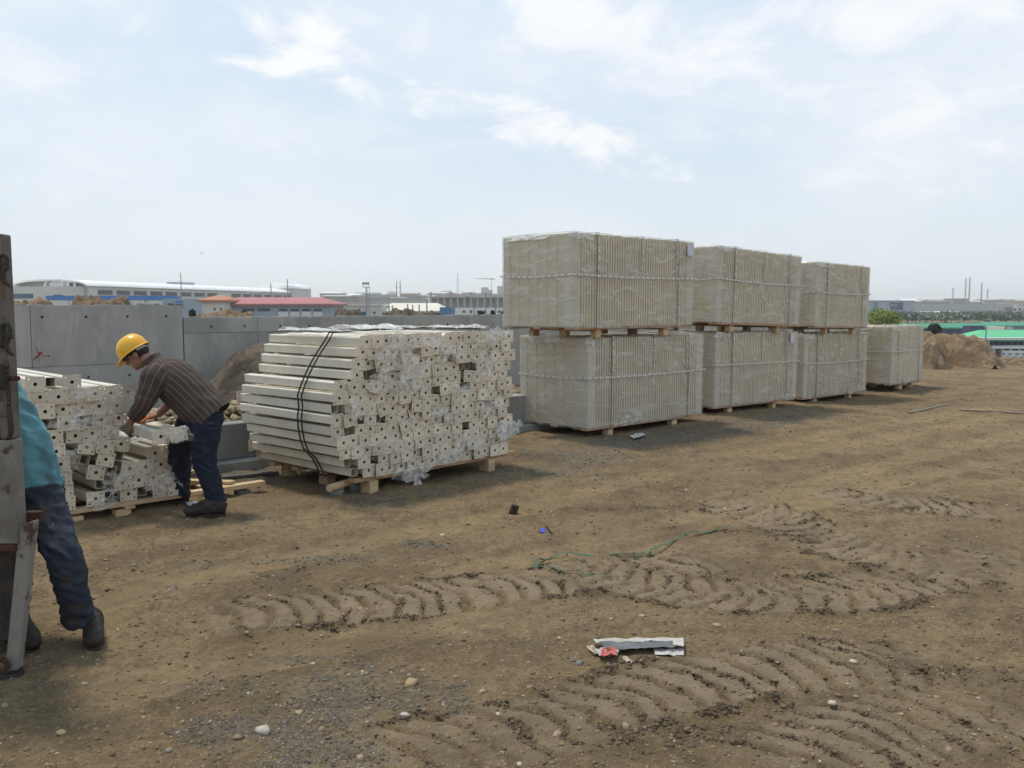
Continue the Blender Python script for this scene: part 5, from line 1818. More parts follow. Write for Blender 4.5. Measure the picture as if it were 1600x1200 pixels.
    vs = [v for v in a] + [v + Vector((0, 0.05, 0)) for v in a]
    mb.add(vs, [(0, 3, 2, 1), (4, 5, 6, 7), (0, 1, 5, 4), (1, 2, 6, 5), (2, 3, 7, 6), (3, 0, 4, 7)])
    mb.build('leg', MT['tail_paint'], t)
    q = L(40, 815, 0.0)
    MB().box(q.x - 0.05, 0.085, q.z - 0.03, q.x + 0.022, 0.12, q.z + 0.025, b=0.004).build('bracket', MT['rust_red'], t)
    q = L(14, 1056, -0.01)
    MB().cyl((q.x - 0.01, 0.02, -0.02), (q.x - 0.01, 0.02, 0.022), 0.062, 0.055, 20).build('foot_pad', MT['iron'], t)
    MB().tube([(q.x - 0.05, -0.03, 0.08), (q.x - 0.01, -0.035, 0.10), (q.x + 0.012, -0.035, 0.07), (q.x - 0.005, -0.035, 0.04)], 0.012, 8).build('foot_ring', MT['rust_red'], t)
truck()

# ------------------------------------------------------------------ litter on the ground
def on_g(px, py, up=0.0):
    p = gpt(px, py)
    return Vector((p.x, p.y, gh(p.x, p.y) + up))
MT['card'] = pmat('wet_cardboard', (0.52, 0.50, 0.45), (0.36, 0.33, 0.28), 0.85, 9, 6, bmp=0.2)
MT['card_in'] = pmat('grey_lining', (0.17, 0.17, 0.17), (0.10, 0.10, 0.10), 0.8, 7)
MT['red_cloth'] = pmat('faded_red_plastic', (0.50, 0.10, 0.085), (0.40, 0.16, 0.13), 0.7, 10)
MT['cream_rag'] = pmat('cream_scrap', (0.50, 0.45, 0.34), (0.36, 0.31, 0.22), 0.85, 12)
MT['green_strap'] = pmat('green_strapping', (0.03, 0.105, 0.06), (0.045, 0.13, 0.075), 0.5, 8)
MT['blue'] = pmat('blue_plastic', (0.06, 0.10, 0.50), rough=0.4)
MT['dark_wood'] = pmat('dark_offcut', (0.05, 0.035, 0.028), (0.03, 0.022, 0.018), 0.85, 10)
MT['white_scrap'] = pmat('white_scrap', (0.6, 0.58, 0.54), (0.45, 0.42, 0.37), 0.7, 10)
MT['twig'] = pmat('bleached_stick', (0.32, 0.27, 0.2), (0.24, 0.2, 0.14), 0.9, 14)
def ragged_sheet(pts_px, m, name, label, cat, up=0.012, seed=1, amp=0.012, parent=None, thick=0.002, nu=16, nv=6):
    """sheet between four ground pixels (a,b,c,d), crumpled"""
    a, b, c, d = [on_g(*p) for p in pts_px]
    rows = []
    mb = MB()
    vs = []
    for j in range(nv + 1):
        for i in range(nu + 1):
            s, t = i / nu, j / nv
            q = a.lerp(b, s).lerp(d.lerp(c, s), t)
            e = (s in (0, 1)) or (t in (0, 1))
            q = q + Vector((mnoise.noise(Vector((s * 9, t * 5, seed))) * amp * 0.9, mnoise.noise(Vector((s * 9, t * 5, seed + 4))) * amp * 0.9, 0))
            q.z += up + amp * (0.5 + mnoise.noise(Vector((s * 7 + seed, t * 3, seed * 2))) + 0.5 * mnoise.noise(Vector((s * 17 + seed, t * 7, 1))))
            vs.append(q)
    n = nu + 1
    fs = [(j * n + i, j * n + i + 1, (j + 1) * n + i + 1, (j + 1) * n + i) for j in range(nv) for i in range(nu)]
    k = len(vs)
    vs += [v - Vector((0, 0, thick)) for v in vs]
    fs += [tuple(x + k for x in reversed(f)) for f in fs]
    mb.add(vs, fs)
    o = mb.build(name, m, parent)
    if label:
        tag(o, label, cat)
    return o
bx = empty('crushed_carton', on_g(1000, 1022))
tag(bx, 'crushed white and grey carton strip lying on the soil in the foreground', 'carton')
def child_sheet(*a, **k):
    o = ragged_sheet(*a, **k)
    o.parent = bx
    o.location = -bx.location
    return o
child_sheet([(926, 1009), (1066, 1008), (1068, 1013), (932, 1015)], MT['card'], 'top_flap', None, None, up=0.030, seed=3, amp=0.006)
child_sheet([(936, 1013), (1055, 1013), (1056, 1022), (946, 1030)], MT['card_in'], 'lining', None, None, up=0.029, seed=5, amp=0.007)
child_sheet([(1050, 1010), (1068, 1010), (1068, 1021), (1052, 1021)], MT['card'], 'end_flap', None, None, up=0.033, seed=15, amp=0.004, nu=6, nv=4)
child_sheet([(1020, 1018), (1068, 1018), (1068, 1029), (1024, 1030)], MT['card'], 'bottom_flap', None, None, up=0.004, seed=7, amp=0.008, nu=8, nv=4)
child_sheet([(930, 1022), (972, 1022), (962, 1036), (936, 1034)], MT['card'], 'torn_flap', None, None, up=0.012, seed=9, amp=0.02, nu=8, nv=5)
ragged_sheet([(940, 1029), (962, 1030), (963, 1041), (938, 1040)], MT['red_cloth'], 'red_rag', 'faded red plastic rag at the left end of the crushed carton', 'rag', 0.03, 11, 0.02, nu=8, nv=6)
ragged_sheet([(916, 1013), (926, 1012), (936, 1026), (930, 1030)], MT['cream_rag'], 'cream_rag', 'small cream scrap left of the crushed carton', 'scrap', 0.008, 13, 0.015, nu=6, nv=6)
ragged_sheet([(970, 1036), (978, 1034), (988, 1044), (980, 1046)], MT['cream_rag'], 'paper_shred', 'small cream paper shred below the crushed carton', 'scrap', 0.004, 17, 0.012, nu=5, nv=5)
ragged_sheet([(844, 827), (851, 827), (852, 832), (845, 833)], MT['blue'], 'blue_scrap', 'small blue plastic scrap on the soil', 'scrap', 0.006, 19, 0.008, nu=5, nv=5)
ragged_sheet([(984, 684), (1004, 680), (1008, 684), (990, 688)], MT['white_scrap'], 'white_scrap', 'white plastic scrap on the ground in front of the nearest stack', 'scrap', 0.012, 23, 0.03, nu=8, nv=4)
ragged_sheet([(290, 789), (312, 786), (318, 792), (296, 796)], MT['white_scrap'], 'white_scrap', "white scrap on the ground beside the worker's boot", 'scrap', 0.012, 29, 0.02, nu=8, nv=4)
def strapline(pts_px, w, m, label, seed, lift=0.02, cat='strapping', name='strapping_band'):
    P = [on_g(*p) for p in pts_px]
    Q = []
    for i in range(len(P) - 1):
        for k in range(8):
            Q.append(crom(P[max(i - 1, 0)], P[i], P[i + 1], P[min(i + 2, len(P) - 1)], k / 8))
    Q.append(P[-1])
    mb = MB()
    vs = []
    for i, q in enumerate(Q):
        t = (Q[min(i + 1, len(Q) - 1)] - Q[max(i - 1, 0)]).normalized()
        s = Vector((-t.y, t.x, 0)).normalized()
        tw = 0.9 * mnoise.noise(Vector((i * 0.21, seed, 0)))
        s = s * math.cos(tw) + Vector((0, 0, 1)) * math.sin(tw)
        z = gh(q.x, q.y) + 0.006 + lift * max(0, 0.4 + mnoise.noise(Vector((i * 0.13, seed, 5))))
        q = Vector((q.x, q.y, z))
        nn = t.cross(s) * 0.0012
        vs += [q - s * w - nn, q + s * w - nn, q + s * w + nn, q - s * w + nn]
    fs = []
    for i in range(len(Q) - 1):
        for k in range(4):
            fs.append((4 * i + k, 4 * i + (k + 1) % 4, 4 * i + 4 + (k + 1) % 4, 4 * i + 4 + k))
    mb.add(vs, fs)
    return tag(mb.build(name, m), label, cat)
strapline([(836, 894), (846, 874), (875, 868), (930, 870), (975, 872), (1020, 862), (1050, 848), (1072, 838), (1100, 834), (1135, 828)], 0.008, MT['green_strap'], 'long green plastic strapping band lying across the soil', 3, 0.04)
strapline([(836, 895), (860, 893), (890, 898), (925, 903), (955, 903)], 0.005, MT['green_strap'], 'shorter thin green strapping strand in front of the long green band', 8, 0.02)
def stick(p0, p1, r, m, name, label, cat, bend=0.02, n=8, seed=0):
    a, b = on_g(*p0, r * 0.8), on_g(*p1, r * 0.8)
    pts = [a.lerp(b, i / 6) + Vector((mnoise.noise(Vector((i, seed, 0))), mnoise.noise(Vector((i, seed, 3))), 0.3 * abs(mnoise.noise(Vector((i, seed, 7)))))) * bend for i in range(7)]
    for q in pts:
        q.z = max(q.z, gh(q.x, q.y) + r * 0.7)
    return tag(MB().tube(pts, [r * (1.1 - 0.4 * i / 6) for i in range(7)], n).build(name, m), label, cat)
stick((1420, 647), (1482, 634), 0.02, MT['twig'], 'stick', 'bleached stick on the soil right of the far pallet, left one', 'stick', 0.06, seed=2)
stick((1500, 641), (1600, 648), 0.02, MT['twig'], 'stick', 'bleached stick on the soil at the right edge', 'stick', 0.08, seed=5)
stick((853, 823), (863, 836), 0.008, MT['dark_wood'], 'stick', 'short dark stick next to the blue scrap', 'stick', 0.01, seed=6)
ob = MB().box(-0.03, -0.02, 0.0, 0.035, 0.02, 0.10, Matrix.Rotation(0.35, 4, 'Y') @ Matrix.Rotation(0.5, 4, 'Z'), b=0.008).build('timber_offcut', MT['dark_wood'])
ob.location = on_g(799, 800, -0.02)
tag(ob, 'dark timber offcut sticking up from the soil in front of the large bundle', 'offcut')
# boards lying between the pallets and the foundation
def board(p0, p1, w, th, m, label, lift=0.0):
    a, b = on_g(*p0), on_g(*p1)
    d = (b - a)
    o = MB().box(0, -w / 2, 0.0, d.length, w / 2, th, b=0.004).build('board', m)
    o.location = a + Vector((0, 0, lift + 0.004))
    o.rotation_euler = (0, -math.asin(max(-1, min(1, d.z / d.length))), math.atan2(d.y, d.x))
    return tag(o, label, 'board')
board((347, 750), (434, 741), 0.10, 0.03, MT['wood_grey'], 'grey weathered board lying behind the small pallet', 0.01)
board((352, 727), (408, 716), 0.07, 0.04, MT['wood_grey'], 'short dark board lying against the foundation strip', 0.0)
board((395, 727), (428, 716), 0.06, 0.05, MT['wood'], 'short pale board end left of the large bundle', 0.01)
# larger single stones
def stone(px, py, r, m, label, seed, flat=0.42):
    p = on_g(px, py)
    o = scatter('stone', np.array([[0, 0, r * flat * 0.45]]), np.array([r]), m, seed, flat, 0.42)
    o.location = p
    tag(o, label, 'stone')
MT['st_tan'] = pmat('tan_stone', (0.40, 0.29, 0.16), (0.30, 0.22, 0.13), 0.9, 25, bmp=0.4, bscale=60)
MT['st_white'] = pmat('white_stone', (0.50, 0.45, 0.38), (0.38, 0.34, 0.28), 0.9, 25, bmp=0.4, bscale=60)
MT['st_grey'] = pmat('grey_stone', (0.22, 0.22, 0.21), (0.16, 0.155, 0.15), 0.9, 25, bmp=0.4, bscale=60)
for i, (px, py, r, m, lab) in enumerate(((642, 1073, 0.034, 'st_tan', 'tan stone in the foreground above the gravel patch'), (411, 1149, 0.038, 'st_white', 'flat whitish stone in the foreground gravel'),
        (97, 1148, 0.024, 'st_tan', 'small yellowish stone near the lower left corner'), (632, 1129, 0.022, 'st_white', 'small white stone right of the foreground gravel'),
        (905, 1036, 0.026, 'st_grey', 'flat grey stone left of the crushed carton'), (895, 1031, 0.016, 'st_grey', 'small round grey stone beside the flat one near the carton'),
        (1302, 1103, 0.022, 'st_white', 'pale flat stone at the lower right of the yard'), (1408, 1112, 0.018, 'st_tan', 'small tan stone at the lower right of the yard'),
        (812, 1190, 0.018, 'st_white', 'white pebble at the bottom edge'), (467, 1112, 0.024, 'st_tan', 'tan stone at the top of the foreground gravel'))):
    stone(px, py, r, MT[m], lab, 200 + i)
# bird far up in the sky
bd = MB()
c = at(315, 396, 60)
bd.sphere(c, (0.05, 0.025, 0.02), 8, 6)
for s in (-1, 1):
    bd.add([c + Vector((0.025, 0, 0.01)), c + Vector((-0.025, 0, 0.01)), c + Vector((-0.015, 0.05 * s, 0.05)), c + Vector((0.015, 0.14 * s, 0.03)), c + Vector((0.01, 0.05 * s, 0.06))], [(0, 1, 2, 4), (4, 2, 3)])
tag(bd.build('bird', MT['iron']), 'tiny dark bird flying above the distant factory', 'bird')

# ------------------------------------------------------------------ the plain beyond: buildings, masts, trees
ZB = -9.0
def cm(name, col, col2=None, rough=0.8, scale=0.15, **k):
    MT[name] = pmat(name, col, col2 or tuple(c * 0.88 for c in col), rough, scale, **k)
cm('wall_cream', (0.62, 0.60, 0.54)); cm('wall_grey', (0.44, 0.44, 0.43)); cm('wall_white', (0.70, 0.69, 0.66)); cm('wall_blue', (0.10, 0.20, 0.33)); cm('wall_bluegrey', (0.33, 0.38, 0.43))
cm('roof_white', (0.82, 0.82, 0.80), rough=0.5); cm('roof_red', (0.42, 0.17, 0.17)); cm('roof_orange', (0.45, 0.20, 0.12)); cm('roof_cream', (0.70, 0.66, 0.54)); cm('roof_green', (0.06, 0.27, 0.17)); cm('roof_green_bright', (0.13, 0.48, 0.24))
cm('pane', (0.055, 0.065, 0.08), rough=0.25); cm('pane_blue', (0.05, 0.10, 0.19), rough=0.3); cm('canopy_blue', (0.06, 0.20, 0.50)); cm('brown', (0.26, 0.15, 0.12)); cm('steel_grey', (0.28, 0.29, 0.30)); cm('dark_grey', (0.14, 0.14, 0.15)); cm('navy', (0.05, 0.06, 0.13))
cm('far_grey', (0.40, 0.385, 0.37)); cm('far_dark', (0.24, 0.23, 0.23)); cm('far_warm', (0.45, 0.39, 0.34)); cm('crane_red', (0.45, 0.16, 0.10)); cm('mast_red', (0.40, 0.12, 0.10))
def wx(px, Y):
    return at(px, 480, Y).x
def wz(py, Y):
    return at(800, py, Y).z
def building(name, label, x0, x1, ytop, Y, depth, wall, cat='building', windows=(), roof=None, group=None, zb=ZB, pane='pane'):
    """front face at depth Y. roof: (kind, material, pixel y of the ridge). windows: pixel rectangles (x0,x1,y0,y1[,material])"""
    X0, X1, Z1 = wx(x0, Y), wx(x1, Y), wz(ytop, Y)
    o = empty(name, ((X0 + X1) / 2, Y, zb))
    tag(o, label, cat, group)
    h, w = Z1 - zb, (X1 - X0) / 2
    MB().box(-w, 0, 0, w, depth, h).build('wall', MT[wall], o)
    if roof:
        kind, rm, yr = roof[:3]
        zr = wz(yr, Y + depth / 2) - zb
        e = 0.02 * depth + 0.4
        mb = MB()
        if kind == 'flat':
            mb.box(-w - 0.3, -0.3, h + 0.02, w + 0.3, depth + 0.3, h + max(0.4, zr - h))
        else:
            k = {'gable': 0.0, 'hip': 0.32, 'hip_small': 0.12}[kind] * w * 2
            vs = [(-w - e, -e, h + 0.05), (w + e, -e, h + 0.05), (w + e, depth + e, h + 0.05), (-w - e, depth + e, h + 0.05), (-w - e * (kind == 'gable') + k, depth / 2, zr), (w + e * (kind == 'gable') - k, depth / 2, zr)]
            vs += [(x, y, z - 0.35) for x, y, z in vs[:4]]
            mb.add(vs, [(0, 1, 5, 4), (2, 3, 4, 5), (1, 2, 5), (3, 0, 4), (0, 6, 7, 1), (1, 7, 8, 2), (2, 8, 9, 3), (3, 9, 6, 0), (9, 8, 7, 6)])
        mb.build('roof', MT[rm], o)
    for wd in windows:
        a, b, y0, y1 = wd[:4]
        m = wd[4] if len(wd) > 4 else pane
        xa, xb, za, zc = wx(a, Y) - (X0 + X1) / 2, wx(b, Y) - (X0 + X1) / 2, wz(y1, Y) - zb, wz(y0, Y) - zb
        fr = MB()
        t = 0.12 * min(xb - xa, zc - za)
        fr.box(xa - t, -0.10, za - t, xb + t, -0.012, za)
        fr.box(xa - t, -0.10, zc, xb + t, -0.012, zc + t)
        fr.box(xa - t, -0.10, za, xa, -0.012, zc)
        fr.box(xb, -0.10, za, xb + t, -0.012, zc)
        f_ = fr.build('window', MT[wall], o)
        MB().box(xa, -0.06, za, xb, -0.013, zc).build('pane', MT[m], f_)
    return o

# --- long white-roofed factory on the left (oblique, barrel roof)
def factory():
    PL, PR = at(138, 448, 262), at(472, 460, 400)
    d = Vector((PR.x - PL.x, PR.y - PL.y, 0))
    Lf = d.length
    o = empty('factory', (PL.x, PL.y, ZB), math.atan2(d.y, d.x))
    tag(o, 'long pale factory with white barrel roof behind the tall concrete wall', 'factory')
    h = wz(447, 262) - ZB
    dep, rise = 24.0, wz(438, 268) - wz(447, 262) + 0.2
    MB().box(0, 0, 0, Lf, dep, h).build('wall', MT['wall_cream'], o)
    mb = MB()
    n = 14
    arc = [(dep / 2 - math.cos(math.pi * i / n) * (dep / 2 + 0.6), h + 0.03 + math.sin(math.pi * i / n) ** 0.9 * rise) for i in range(n + 1)]
    arc2 = [(dep / 2 - math.cos(math.pi * i / n) * (dep / 2), h + 0.03 + math.sin(math.pi * i / n) ** 0.9 * (rise - 0.6)) for i in range(n + 1)]
    vs = [(-1.5, y, z) for y, z in arc] + [(Lf, y, z) for y, z in arc]
    mb.add(vs, [(i, i + 1, n + 2 + i, n + 1 + i) for i in range(n)], True)
    vs = [(-1.5, y, z) for y, z in arc] + [(-1.5, y, z) for y, z in arc2]
    mb.add(vs, [(i, n + 1 + i, n + 2 + i, i + 1) for i in range(n)])
    mb.build('roof', MT['roof_white'], o)
    mb = MB()
    mb.add([(0.4, y, z) for y, z in arc2], [tuple(range(n + 1))[::-1]])
    mb.build('gable', MT['wall_grey'], o)
    bays = 15
    for i in range(bays):
        x = 4 + (Lf - 14) * i / bays
        if i == 8:
            continue
        fr = MB().box(x, -0.16, h - 2.5, x + 6.6, -0.012, h - 0.9).build('window', MT['wall_grey'], o)
        for k in range(4):
            MB().box(x + 0.15 + k * 1.6, -0.22, h - 2.35, x + 0.15 + k * 1.6 + 1.45, -0.165, h - 1.05).build('pane', MT['pane'], fr)
        MB().box(x + 7.1, -0.35, 0, x + 7.6, -0.011, h - 0.4).build('pilaster', MT['wall_cream'], o)
        if i % 2 == 0 or i < 7:
            fr = MB().box(x + 2.0, -0.16, h - 6.4, x + 4.8, -0.012, h - 4.9).build('window', MT['wall_grey'], o)
            MB().box(x + 2.15, -0.22, h - 6.25, x + 4.65, -0.165, h - 5.05).build('pane', MT['pane'], fr)
    # end wall windows and plant on the roof shoulder
    for (y0, y1, z0, z1) in ((3, 6, h - 3.6, h - 2.4), (12, 20, h - 3.4, h - 2.0), (12, 15.5, h - 8.2, h - 7.4), (16.5, 20, h - 8.2, h - 7.4)):
        fr = MB().box(-0.16, y0, z0, -0.012, y1, z1).build('window', MT['wall_grey'], o)
        MB().box(-0.22, y0 + 0.15, z0 + 0.15, -0.165, y1 - 0.15, z1 - 0.15).build('pane', MT['pane_blue'], fr)
    MB().box(-7, 1.0, 0, -0.4, dep - 0.5, h - 0.2).build('front_wing', MT['wall_cream'], o)
    for (y0, y1, z0, z1) in ((3, 6, h - 3.8, h - 2.6), (13, 20, h - 3.6, h - 2.3), (13, 16, h - 8.0, h - 7.2), (17, 20, h - 8.0, h - 7.2)):
        MB().box(-7.2, y0, z0, -7.012, y1, z1).build('window', MT['pane_blue'], o)
    pp = MB()
    for k in range(3):
        pp.tube([(-2 - k * 1.5, 3 + k, h - 0.2), (-2 - k * 1.5, 3 + k, h + 1.2 + 0.2 * k), (-2 - k * 1.5, 8 + k, h + 1.2 + 0.2 * k), (-2 - k * 1.5, 8.5 + k, h - 0.2)], 0.35, 8)
    pp.box(-5, 5, h - 0.19, -2.5, 9, h + 0.9)
    pp.build('roof_plant', MT['wall_white'], o)
    MB().box(60, 9, h + rise - 0.3, 70, 14, h + rise + 0.9).build('roof_vent', MT['wall_grey'], o)
    # block with barrel top at the far end
    mb = MB()
    mb.box(Lf - 12, -1.5, 0, Lf + 6, 14, h + 1.8)
    mb.build('end_block', MT['wall_cream'], o)
    mb = MB()
    arc = [(6.2 - math.cos(math.pi * i / 10) * 8, h + 1.83 + math.sin(math.pi * i / 10) * 2.4) for i in range(11)]
    vs = [(Lf - 12.5, y, z) for y, z in arc] + [(Lf + 6.5, y, z) for y, z in arc]
    mb.add(vs, [(i, i + 1, 12 + i, 11 + i) for i in range(10)] + [tuple(range(11))[::-1], tuple(range(11, 22))], True)
    mb.build('barrel_roof', MT['roof_white'], o)
    for x in (Lf - 9, Lf - 2):
        MB().box(x, -1.7, h - 3.5, x + 2.2, -1.512, h - 1.8).build('window', MT['pane'], o)
factory()
MT['sheet_blue'] = MT['canopy_blue']
cn = empty('canopy', (wx(165, 190), 190, ZB))
tag(cn, 'long bright blue canopy in front of the factory', 'canopy')
w = wx(258, 190) - wx(165, 190)
zc = wz(469, 190) - ZB
MB().box(-w, 0, zc, w, 9, zc + 0.95).build('fascia', MT['canopy_blue'], cn)
for k in range(7):
    x = -w + 0.4 + (2 * w - 0.8) * k / 6
    MB().box(x - 0.15, 0.5, 0, x + 0.15, 0.8, zc).build('post', MT['wall_white'], cn)
building('workshop', 'blue-grey flat workshop wall between the canopy and the red roof', 254, 336, 467, 172, 14, 'wall_bluegrey', windows=[(262, 272, 474, 480, 'pane'), (274, 286, 470, 474, 'canopy_blue'), (274, 286, 475, 480, 'pane')])
building('store_hall', 'long low hall with dusty red roof above the lower concrete wall', 332, 512, 475, 150, 14, 'wall_bluegrey', roof=('hip_small', 'roof_red', 464.5),
         windows=[(378, 398, 482, 486), (402, 422, 482, 486)] + [(436 + 18 * i, 449 + 18 * i, 482.5, 486) for i in range(4)] + [(435 + 18 * i, 450 + 18 * i, 487, 497, 'wall_white') for i in range(4)])
building('gatehouse', 'small house with orange hipped roof at the left end of the red hall', 315, 350, 469, 146, 8, 'wall_cream', roof=('hip', 'roof_orange', 461.5), windows=[(334, 337, 481, 485), (344, 347, 481, 485)])
building('showroom', 'low building with broad cream roof right of the floodlight mast', 588, 688, 486, 175, 24, 'wall_cream', roof=('hip_small', 'roof_cream', 473.5),
         windows=[(590 + 12.5 * i, 600 + 12.5 * i, 488, 491.5, 'pane_blue') for i in range(8)] + [(598 + 17 * i, 610 + 17 * i, 493, 498, 'wall_blue') for i in range(5)])
building('showroom_wing', 'cream flat-roofed wing left of the broad cream roof', 541, 595, 478, 172, 10, 'wall_cream', windows=[(565, 572, 487, 496, 'pane_blue'), (583, 587, 487, 490), (543, 552, 486, 489)], roof=('flat', 'roof_cream', 477))
building('blue_shed', 'plain blue box shed at the right end of the broad cream roof', 687, 706, 480, 172, 10, 'wall_blue')
# building shell under construction
def frame_building():
    Y = 330
    x0, x1 = wx(672, Y), wx(800, Y)
    o = empty('concrete_shell', ((x0 + x1) / 2, Y, ZB))
    tag(o, 'grey concrete building shell under construction, left of the wrapped pallets', 'building')
    w = (x1 - x0) / 2
    ztop = wz(464, Y) - ZB
    fl = [0, ztop * 0.33, ztop * 0.66, ztop]
    for k, z in enumerate(fl[1:]):
        MB().box(-w, -0.4, z - 0.35, w, 18, z).build('floor_slab', MT['far_grey'], o)
    for k in range(13):
        x = -w + 0.4 + (2 * w - 0.8) * k / 12
        MB().box(x - 0.35, -0.1, 0, x + 0.35, 0.6, ztop + (1.8 if k % 3 == 0 else 0.0) - 0.36 * (k % 3 != 0)).build('column', MT['far_grey'], o)
    MB().box(-w + 0.5, 2.0, 0, w - 0.5, 17, ztop - 0.4).build('core_wall', MT['far_grey'], o)
    mb = MB()
    for cx in (-w * .5, w * .3):
        mb.prism([(cx - 7, ztop + .02), (cx + 7, ztop + .02), (cx + 4, ztop + 1.1), (cx, ztop + 1.7), (cx - 4, ztop + 1.1)], 4, 12)
    mb.build('roof_truss', MT['far_warm'], o)
frame_building()
building('white_block', 'low white block with blue base in front of the construction shell', 706, 790, 481, 230, 12, 'wall_white', windows=[(723 + 11 * i, 727 + 11 * i, 485 + 0, 489) for i in range(6)] + [(722, 745, 495, 498.5, 'wall_blue')])
# mosque
def mosque():
    Y = 900
    o = empty('mosque', (wx(612, Y), Y, ZB))
    tag(o, 'small distant mosque with low dome and two thin minarets', 'mosque')
    s = Y / FPX
    zt = wz(463, Y) - ZB
    MB().box(-15 * s, 0, 0, 10 * s, 18 * s, zt).build('hall', MT['far_warm'], o)
    MB().sphere((-1 * s, 9 * s, zt), (9 * s, 9 * s, wz(454.5, Y) - wz(463, Y)), 20, 12, None, 0.0).build('dome', MT['far_grey'], o)
    for px in (620.5, 626):
        x = wx(px, Y) - wx(612, Y)
        mb = MB()
        zm = wz(443, Y) - ZB
        mb.cyl((x, -2, 0), (x, -2, zm), 0.9 * s, 0.75 * s, 10)
        mb.cyl((x, -2, zm * 0.72), (x, -2, zm * 0.75), 1.3 * s, None, 10)
        mb.cyl((x, -2, zm * 0.87), (x, -2, zm * 0.9), 1.2 * s, None, 10)
        mn = mb.build('minaret', MT['far_dark'], o)
        MB().cyl((x, -2, zm), (x, -2, wz(436.5, Y) - ZB), 0.8 * s, 0.05 * s, 10).build('spire', MT['dark_grey'], mn)
mosque()
# floodlight mast
def flood():
    Y = 170
    o = empty('floodlight_mast', (wx(572.5, Y), Y, ZB))
    tag(o, 'tall floodlight mast with a lamp head above the lower wall', 'mast')
    z1, z2 = wz(449, Y) - ZB, wz(442, Y) - ZB
    MB().cyl((0, 0, 0), (0, 0, z1), 0.14, 0.10, 8).build('pole', MT['steel_grey'], o)
    mb = MB()
    for k in range(12):
        z = z1 * (0.45 + 0.5 * k / 12)
        mb.box(0.3, -0.05, z, 0.65, 0.05, z + 0.06)
    mb.box(0.28, -0.05, z1 * .4, 0.34, 0.05, z1); mb.box(0.62, -0.05, z1 * .4, 0.68, 0.05, z1)
    mb.build('ladder', MT['steel_grey'], o)
    mb = MB()
    mb.box(-0.65, -0.4, z1, 0.65, 0.4, z1 + 0.1)
    for x in (-0.63, 0.57):
        mb.box(x, -0.38, z1 + .1, x + 0.06, -0.32, z1 + 0.55)
    mb.box(-0.63, -0.38, z1 + 0.5, 0.63, -0.32, z1 + 0.56)
    mb.build('platform', MT['steel_grey'], o)
    for x in (-0.45, 0, 0.45):
        MB().box(x - 0.17, -0.5, z1 + 0.57, x + 0.17, -0.25, z1 + 0.95, b=0.03).build('lamp', MT['dark_grey'], o)
flood()
# lattice pylons, masts and cranes
def lattice(name, label, px, ytop, ybase, Y, half_b, half_t, m='steel_grey', arms=(), cat='pylon', group=None, r=None):
    o = empty(name, (wx(px, Y), Y, ZB))
    tag(o, label, cat, group)
    z1 = wz(ytop, Y) - ZB
    r = r or 0.00017 * Y
    s = Y / FPX
    mb = MB()
    hb, ht = half_b * s, half_t * s
    corner = lambda k, z: Vector((((-1, 1, 1, -1)[k]) * (hb + (ht - hb) * z / z1), ((-1, -1, 1, 1)[k]) * (hb + (ht - hb) * z / z1), z))
    for k in range(4):
        mb.cyl(corner(k, 0), corner(k, z1), r, r * .7, 5)
    n = 11
    for i in range(n):
        za, zb_ = z1 * i / n, z1 * (i + 1) / n
        for k in range(4):
            mb.cyl(corner(k, za), corner((k + 1) % 4, zb_), r * .6, None, 4, False)
    mb.build('lattice', MT[m], o)
    for (yy, ln) in arms:
        z = wz(yy, Y) - ZB
        mb = MB()
        for sx in (-1, 1):
            mb.cyl((0, 0, z + .25 * s), (sx * ln * s, 0, z), r, r * .5, 4)
            mb.cyl((0, 0, z - .7 * s), (sx * ln * s, 0, z), r * .7, r * .5, 4)
        mb.build('cross_arm', MT[m], o)
    return o
lattice('lattice_mast', 'slim pale lattice mast between the two cranes', 715.5, 426, 465, 850, 2.6, 0.4, 'far_grey', cat='mast')
def crane(label, px, ytop, Y, jib_l, jib_r, m, dy=2):
    o = empty('tower_crane', (wx(px, Y), Y, ZB))
    tag(o, label, 'crane')
    s = Y / FPX
    z1 = wz(ytop + dy, Y) - ZB
    mb = MB()
    for k in range(4):
        x, y = ((-1, 1, 1, -1)[k]) * .6 * s, ((-1, -1, 1, 1)[k]) * .6 * s
        mb.cyl((x, y, 0), (x, y, z1), .22 * s, None, 4)
    for i in range(16):
        mb.cyl((-.6 * s, -.6 * s, z1 * i / 16), (.6 * s, -.6 * s, z1 * (i + 1) / 16), .16 * s, None, 4)
    mb.build('tower', MT['far_grey'], o)
    mb = MB()
    mb.cyl((-jib_l * s, 0, z1 + .8 * s), (0, 0, z1 + .1 * s), .4 * s, .7 * s, 5)
    mb.cyl((0, 0, z1 + 2.2 * s), (-jib_l * .7 * s, 0, z1 + .6 * s), .15 * s, None, 4)
    mb.cyl((0, 0, z1), (0, 0, z1 + 2.2 * s), .4 * s, .2 * s, 5)
    mb.build('jib', MT[m], o)
    MB().box(0.3 * s, -0.6 * s, z1 - .6 * s, jib_r * s, .6 * s, z1 + .7 * s).build('counter_jib', MT['far_dark'], o)
    MB().box(-0.9 * s, -0.9 * s, z1 - 1.4 * s, 0.9 * s, -0.2 * s, z1 - .1 * s).build('cab', MT['far_dark'], o)
crane('red and white tower crane with short jib, left of the lattice mast', 703, 454, 800, 14, 3.6, 'crane_red')
crane('tall tower crane with long jib above the apartment towers', 768, 434, 1000, 25, 6, 'far_warm')
